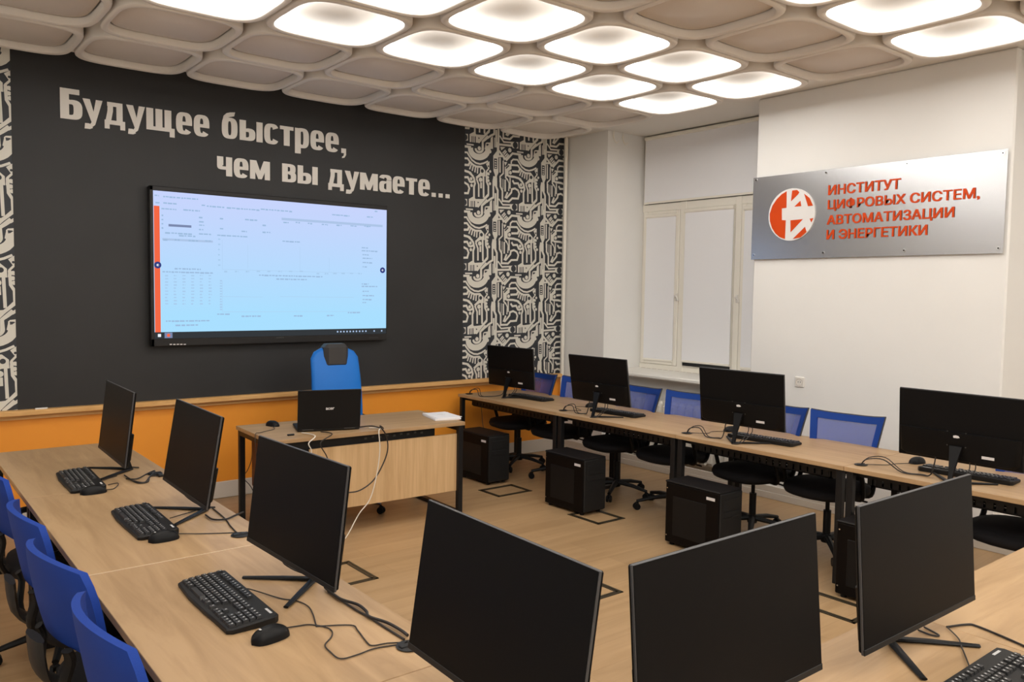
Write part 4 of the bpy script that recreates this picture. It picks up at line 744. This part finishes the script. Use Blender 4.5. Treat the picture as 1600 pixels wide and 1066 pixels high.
cable('laptop_cable', 'long white cable hanging from front desk down to the floor', [(2.93, 5.36, .756), (2.98, 5.25, .762)] + [(p[0], fd - .01, p[2]) for p in c_['Twhite'][1:-2]] + [(c_['Twhite'][-2][0], fd - .02, .02), (2.6, fd, .006)], .004, 'cable_w', group='front desk cables')
cable('laptop_cable', 'short white cable from the laptop left side over the desk edge', [(2.43, 5.44, .756), (2.44, 5.24, .762)] + [(p[0], fd, p[2]) for p in c_['Twhite2'][1:]] + [(2.6, fd, .3)], .004, 'cable_w', group='front desk cables')
cable('laptop_cable', 'black cable from below the laptop over the front desk edge', [(2.56, 5.40, .756), (2.57, 5.24, .762)] + [(p[0], fd, p[2]) for p in c_['Tblack2'][1:]] + [(2.58, fd, .40)], .004, group='front desk cables')
cord(ms[6], [(2.36, 5.80, .757), (2.33, 5.70, .7545), (2.2, 5.62, .7545), (2.13, 5.55, .75), (2.12, 5.5, .6)])
cable('hanging_cable', 'thin black cable hanging beside the drawer unit under front desk', [(2.26, 5.95, .66), (2.26, 5.96, .5), (2.23, 5.98, .4), (2.20, 6.0, .36), (2.26, 5.98, .28), (2.3, 5.9, .14), (2.4, 5.9, .01)], .003, group='front desk cables')

# ------------------------------------------------------------------ computer towers
def tower(label, loc, rz):
    r = thing('computer_tower', label, 'computer', loc, rz, 'computer towers')
    # local: -X side panel faces the room, -Y end faces the camera side
    m = MB(); m.box(-.125, .125, -.23, .23, .02, .45, .006); m.build('case', M['pc'], r)
    m = MB(); m.box(-.125, .125, -.238, .238, .447, .462, .006); m.build('top_panel', M['pc_top'], r)
    m = MB(); m.box(-.120, .120, -.245, -.23, .03, .45, .006); m.box(-.09, .09, -.248, -.244, .33, .41, .002); m.box(-.09, .09, -.248, -.244, .28, .32, .002); m.build('front_panel', M['plastic2'], r)
    m = MB(); m.box(-.1275, -.124, -.13, .16, .08, .36, .002); m.build('side_vent', M['plastic'], r)
    MB().box(-.1275, -.1245, -.20, -.13, .395, .415).build('sticker', M['sticker'], r)
    for sx in (-.09, .09):
        for sy in (-.19, .19): MB().cyl((sx, sy, 0), (sx, sy, .022), .018, n=12).build('foot', M['plastic'], r)
    m = MB()
    for z in (.07, .41): m.cyl((-.129, .212, z), (-.124, .212, z), .005, n=8)
    m.build('thumb_screw', M['chrome'], r)
    return r
tp = tower('black computer tower on the floor right of the front desk', (4.57, 6.12, 0), 0)
for l, loc in (('black computer tower under the second right-row desk, beside floor hatch', (4.575, 4.86, 0)), ('black computer tower under the third right-row desk, lower centre right', (4.575, 3.545, 0)), ('black computer tower half hidden behind the rightmost near monitor', (4.62, 2.262, 0))): dup(tp, l, loc, 0)
cable('hanging_cable', 'thin black cable dropping onto the tower right of the front desk', [(4.77, 6.45, .68), (4.72, 6.36, .60), (4.67, 6.28, .52), (4.64, 6.22, .466)], .003, group='desk cables')

# ------------------------------------------------------------------ floor hatches
def hatch(label, x0, x1, y0, y1):
    m = MB(); w = .016
    for a, z in ((0, .004), (.022, .003)):
        m.box(x0 + a, x1 - a, y0 + a, y0 + a + w, -.001, z); m.box(x0 + a, x1 - a, y1 - a - w, y1 - a, -.001, z); m.box(x0 + a, x0 + a + w, y0 + a, y1 - a, -.001, z); m.box(x1 - a - w, x1 - a, y0 + a, y1 - a, -.001, z)
    return tag(m.build('floor_hatch', M['hatch']), label, 'floor hatch', 'floor hatches')
hatch('dark square frame of a floor hatch beside the tower nearest the front desk', 4.275, 4.66, 5.50, 5.80)
hatch('dark square frame of a floor hatch under the corner of the second tower', 4.39, 4.69, 4.385, 4.74)
hatch('dark frame of a floor hatch behind the third left-row monitor', 2.10, 2.45, 4.35, 4.75)
hatch('dark frame of a floor hatch behind the big corner monitor', 3.15, 3.512, 3.285, 3.56)
hatch('dark frame of a floor hatch beside the half-hidden tower', 4.19, 4.47, 2.20, 2.60)

# ------------------------------------------------------------------ chairs
def sheet(hw, yf, zf, U, V, t):
    def P(u, v, o): return (hw(v) * u, yf(u, v) + o, zf(u, v))
    return P
def base5(r, mt, R=.30, zc=.44):
    m = MB()
    m.lathe([(.0, .075), (.035, .075), (.042, .10), (.036, .135), (.0, .14)], 16)
    for k in range(5):
        a = 2 * math.pi * k / 5 + .3; c, s = math.cos(a), math.sin(a)
        m.tube([(c * .02, s * .02, .112), (c * R * .55, s * R * .55, .10), (c * R, s * R, .072)], [.026, .022, .016], 8, flat=(.8, 1.0), up=(0, 0, 1))
    m.build('star_base', mt, r)
    for k in range(5):
        a = 2 * math.pi * k / 5 + .3; c, s = math.cos(a), math.sin(a); x, y = c * R, s * R
        m = MB()
        for e in (-.014, .014): m.cyl((x - s * (e - .008), y + c * (e - .008), .028), (x - s * (e + .008), y + c * (e + .008), .028), .028, n=14)
        m.cyl((x, y, .03), (x, y, .068), .008, n=8); m.box(x - .016, x + .016, y - .016, y + .016, .045, .062, .006); m.build('caster', M['plastic'], r)
    m = MB(); m.cyl((0, 0, .13), (0, 0, .30), .026); m.cyl((0, 0, .30), (0, 0, zc), .014); m.build('gas_column', M['plastic'], r)
def office_chair(label, loc, rz, solid=False):
    r = thing('office_chair', label, 'chair', loc, rz, 'blue mesh office chairs' if not solid else 'blue padded office chairs')
    base5(r, M['plastic'])
    m = MB(); rr = []
    for hx, hy, z in ((.22, .22, .425), (.262, .262, .44), (.272, .272, .465), (.262, .262, .492), (.20, .20, .505), (.08, .08, .502)):
        rr.append([(x, y - .02, z - .012 * max(0, (-y / hy)) ** 3) for x, y in sq(hx, hy, 2.7, 32)])
    m.loft(rr); m.build('seat', M['seat'], r, sm=60)
    m = MB(); m.box(-.08, .08, -.09, .12, .405, .43, .006); m.tube([(.07, .03, .415), (.20, .03, .405), (.26, .03, .40)], .007, 6); m.build('seat_mechanism', M['plastic'], r)
    for e in (-1, 1):
        m = MB(); m.tube(smooth([(e * .20, -.06, .43), (e * .262, -.07, .44), (e * .275, -.10, .54), (e * .275, -.14, .64), (e * .275, -.10, .655), (e * .275, .10, .66), (e * .27, .16, .64), (e * .262, .13, .52), (e * .26, .08, .44), (e * .20, .07, .43)], 4), .016, 8, flat=(1, 1)); m.box(e * .275 - .026, e * .275 + .026, -.13, .12, .652, .678, .01); m.build('armrest', M['plastic'], r)
    hw = lambda v: .215 + .05 * v; yf = lambda u, v: .225 + .09 * v ** 1.3 - .055 * u * u; zf = lambda u, v: .555 + .385 * v + .018 * abs(u) ** 3 * v
    if solid:
        hw = lambda v: .300 * (1 - .20 * abs(2 * v - 1) ** 3.2); yf = lambda u, v: .275 + .05 * v - .055 * u * u; zf = lambda u, v: .665 + .28 * v - .02 * u * u
    for e in (-1, 1):
        m = MB(); m.tube(smooth([(e * .07, .10, .425), (e * .075, .23, .44), (e * .10, .285, .52), (e * .13, .275, .62), (e * .135, .285, .66)], 4), .018, 8, flat=(.7, 1.3)); m.build('back_support', M['plastic'], r)
    nu, nv = 16, 10; fr = .13; fv = .12
    us = [-1 + 2 * i / nu for i in range(nu + 1)]; vs = [j / nv for j in range(nv + 1)]
    def band(u0, u1, v0, v1, t0, t1, m, nu=14, nv=8):
        g = {}
        pts = []
        for side, o in ((0, t0), (1, t1)):
            for j in range(nv + 1):
                for i in range(nu + 1):
                    u = u0 + (u1 - u0) * i / nu; v = v0 + (v1 - v0) * j / nv; g[side, i, j] = len(pts); pts.append((hw(v) * u, yf(u, v) + o, zf(u, v)))
        fs = []
        for j in range(nv):
            for i in range(nu):
                fs.append((g[0, i, j], g[0, i + 1, j], g[0, i + 1, j + 1], g[0, i, j + 1])); fs.append((g[1, i, j], g[1, i, j + 1], g[1, i + 1, j + 1], g[1, i + 1, j]))
        for i in range(nu):
            fs.append((g[0, i, 0], g[1, i, 0], g[1, i + 1, 0], g[0, i + 1, 0])); fs.append((g[0, i, nv], g[0, i + 1, nv], g[1, i + 1, nv], g[1, i, nv]))
        for j in range(nv):
            fs.append((g[0, 0, j], g[0, 0, j + 1], g[1, 0, j + 1], g[1, 0, j])); fs.append((g[0, nu, j], g[1, nu, j], g[1, nu, j + 1], g[0, nu, j + 1]))
        m.add(pts, fs)
    if solid:
        m = MB(); band(-1, 1, 0, 1, -.012, .010, m); m.build('back_pad', M['blue_s'], r, sm=60)
        m = MB(); m.tube(smooth([(0, .26, .50), (0, .32, .56), (0, .335, .68)], 4), .05, 8, flat=(.3, 1.6)); m.build('back_shell', M['plastic2'], r)
    m = MB(); band(-1, 1, 1 - fv, 1, -.009, .007, m); band(-1, 1, 0, fv, -.009, .007, m); band(-1, -1 + fr * 1.3, fv, 1 - fv, -.009, .007, m, 3); band(1 - fr * 1.3, 1, fv, 1 - fv, -.009, .007, m, 3)
    if not solid:
        m.build('back_frame', M['blue'], r)
        m = MB(); band(-1 + fr, 1 - fr, fv * .8, 1 - fv * .8, -.0015, .0015, m); m.build('back_net', M['net'], r)
    m = MB()
    if solid:
        m.tube([(hw(v) * u, yf(u, v) + .006, zf(u, v)) for u, v in [(-1, 1 - k / 8) for k in range(1, 8)] + [(-1 + k / 8, 0) for k in range(17)] + [(1, k / 8) for k in range(1, 8)]], .011, 6)
        for k in range(7):
            u = -.54 + .18 * k; m.tube([(hw(0) * u, yf(u, 0) + .006, zf(u, 0)), (hw(0) * u * .8, .285, .56), (hw(0) * u * .6, .255, .47)], .009, 6)
    loop = [(-1, v) for v in [k / 8 for k in range(9)]] + [(u, 1) for u in [-1 + k / 6 for k in range(1, 12)]] + [(1, 1 - k / 8) for k in range(9)] + [(1 - k / 6, 0) for k in range(1, 12)]
    if not solid: m.tube([(hw(v) * u, yf(u, v) + .010, zf(u, v)) for u, v in loop], .007, 6, True); m.build('back_rim', M['rim'], r)
    return r
CHR = [('blue mesh chair back right of the monitor before the wallpaper', (5.20, 6.36, 0), 92), ('blue mesh chair back left of and behind the second right-row monitor', (5.22, 5.72, 0), 86), ('blue mesh chair back right of the second right-row monitor, before the radiator', (5.20, 4.98, 0), 93),
       ('blue mesh chair back left of the monitor below the sign, before the radiator', (5.22, 4.36, 0), 85), ('blue mesh chair back right of the monitor below the sign', (5.21, 3.57, 0), 93), ('blue mesh chair fully showing its back under the sign', (5.22, 2.97, 0), 84), ('chair with black seat visible under the desk at the right photo edge', (5.12, 1.72, 0), 92)]
cp = office_chair(CHR[0][0], CHR[0][1], R_(-CHR[0][2]))
for l, loc, a in CHR[1:]: dup(cp, l, loc, R_(-a))
CHL = [('blue padded chair of left row farthest from camera, at the left photo edge', (.735, 4.38, 0), 90), ('blue padded chair of left row beside the second keyboard', (.735, 3.52, 0), 92), ('blue padded chair of left row showing as a slim wedge', (.725, 2.93, 0), 98), ('nearest blue padded chair of left row, at the bottom left corner', (.735, 2.27, 0), 92)]
cl = office_chair(CHL[0][0], CHL[0][1], R_(CHL[0][2]), True)
for l, loc, a in CHL[1:]: dup(cl, l, loc, R_(a))

tc = thing('executive_chair', 'tall bright blue chair with charcoal headrest pad behind the front desk', 'chair', (3.03, 5.90, 0), R_(-4))
base5(tc, M['chrome'], .31, .46)
m = MB(); m.loft([[(x, y - .02, z) for x, y in sq(hx, hx, 3, 32)] for hx, z in ((.22, .45), (.265, .47), (.27, .51), (.24, .54), (.10, .545))]); m.build('seat', M['blue_t'], tc, sm=60)
m = MB(); rings = []
for k in range(17):
    t = k / 16; z = .52 + .80 * t; w = .235 - .03 * t; w *= (1 - max(0, (t - .86) / .14) ** 2.2) ** .5 if t < 1 else 0.02
    w = max(w, .07); y = .235 + .07 * t - .05 * math.sin(t * math.pi)
    rings.append([(x, y + d, z) for x, d in [(w * math.cos(a), .04 * math.copysign(abs(math.sin(a)) ** .7, math.sin(a))) for a in [2 * math.pi * q / 24 for q in range(24)]]])
m.loft(rings); m.build('backrest', M['blue_t'], tc, sm=60)
m = MB(); m.box(-.105, .105, .215, .355, 1.14, 1.337, .03); m.build('headrest_pad', M['pad'], tc)
for e in (-1, 1):
    m = MB(); m.tube(smooth([(e * .22, -.12, .48), (e * .29, -.13, .56), (e * .29, -.12, .68), (e * .28, .10, .70), (e * .24, .25, .72)], 4), .016, 8); m.build('armrest', M['plastic'], tc)
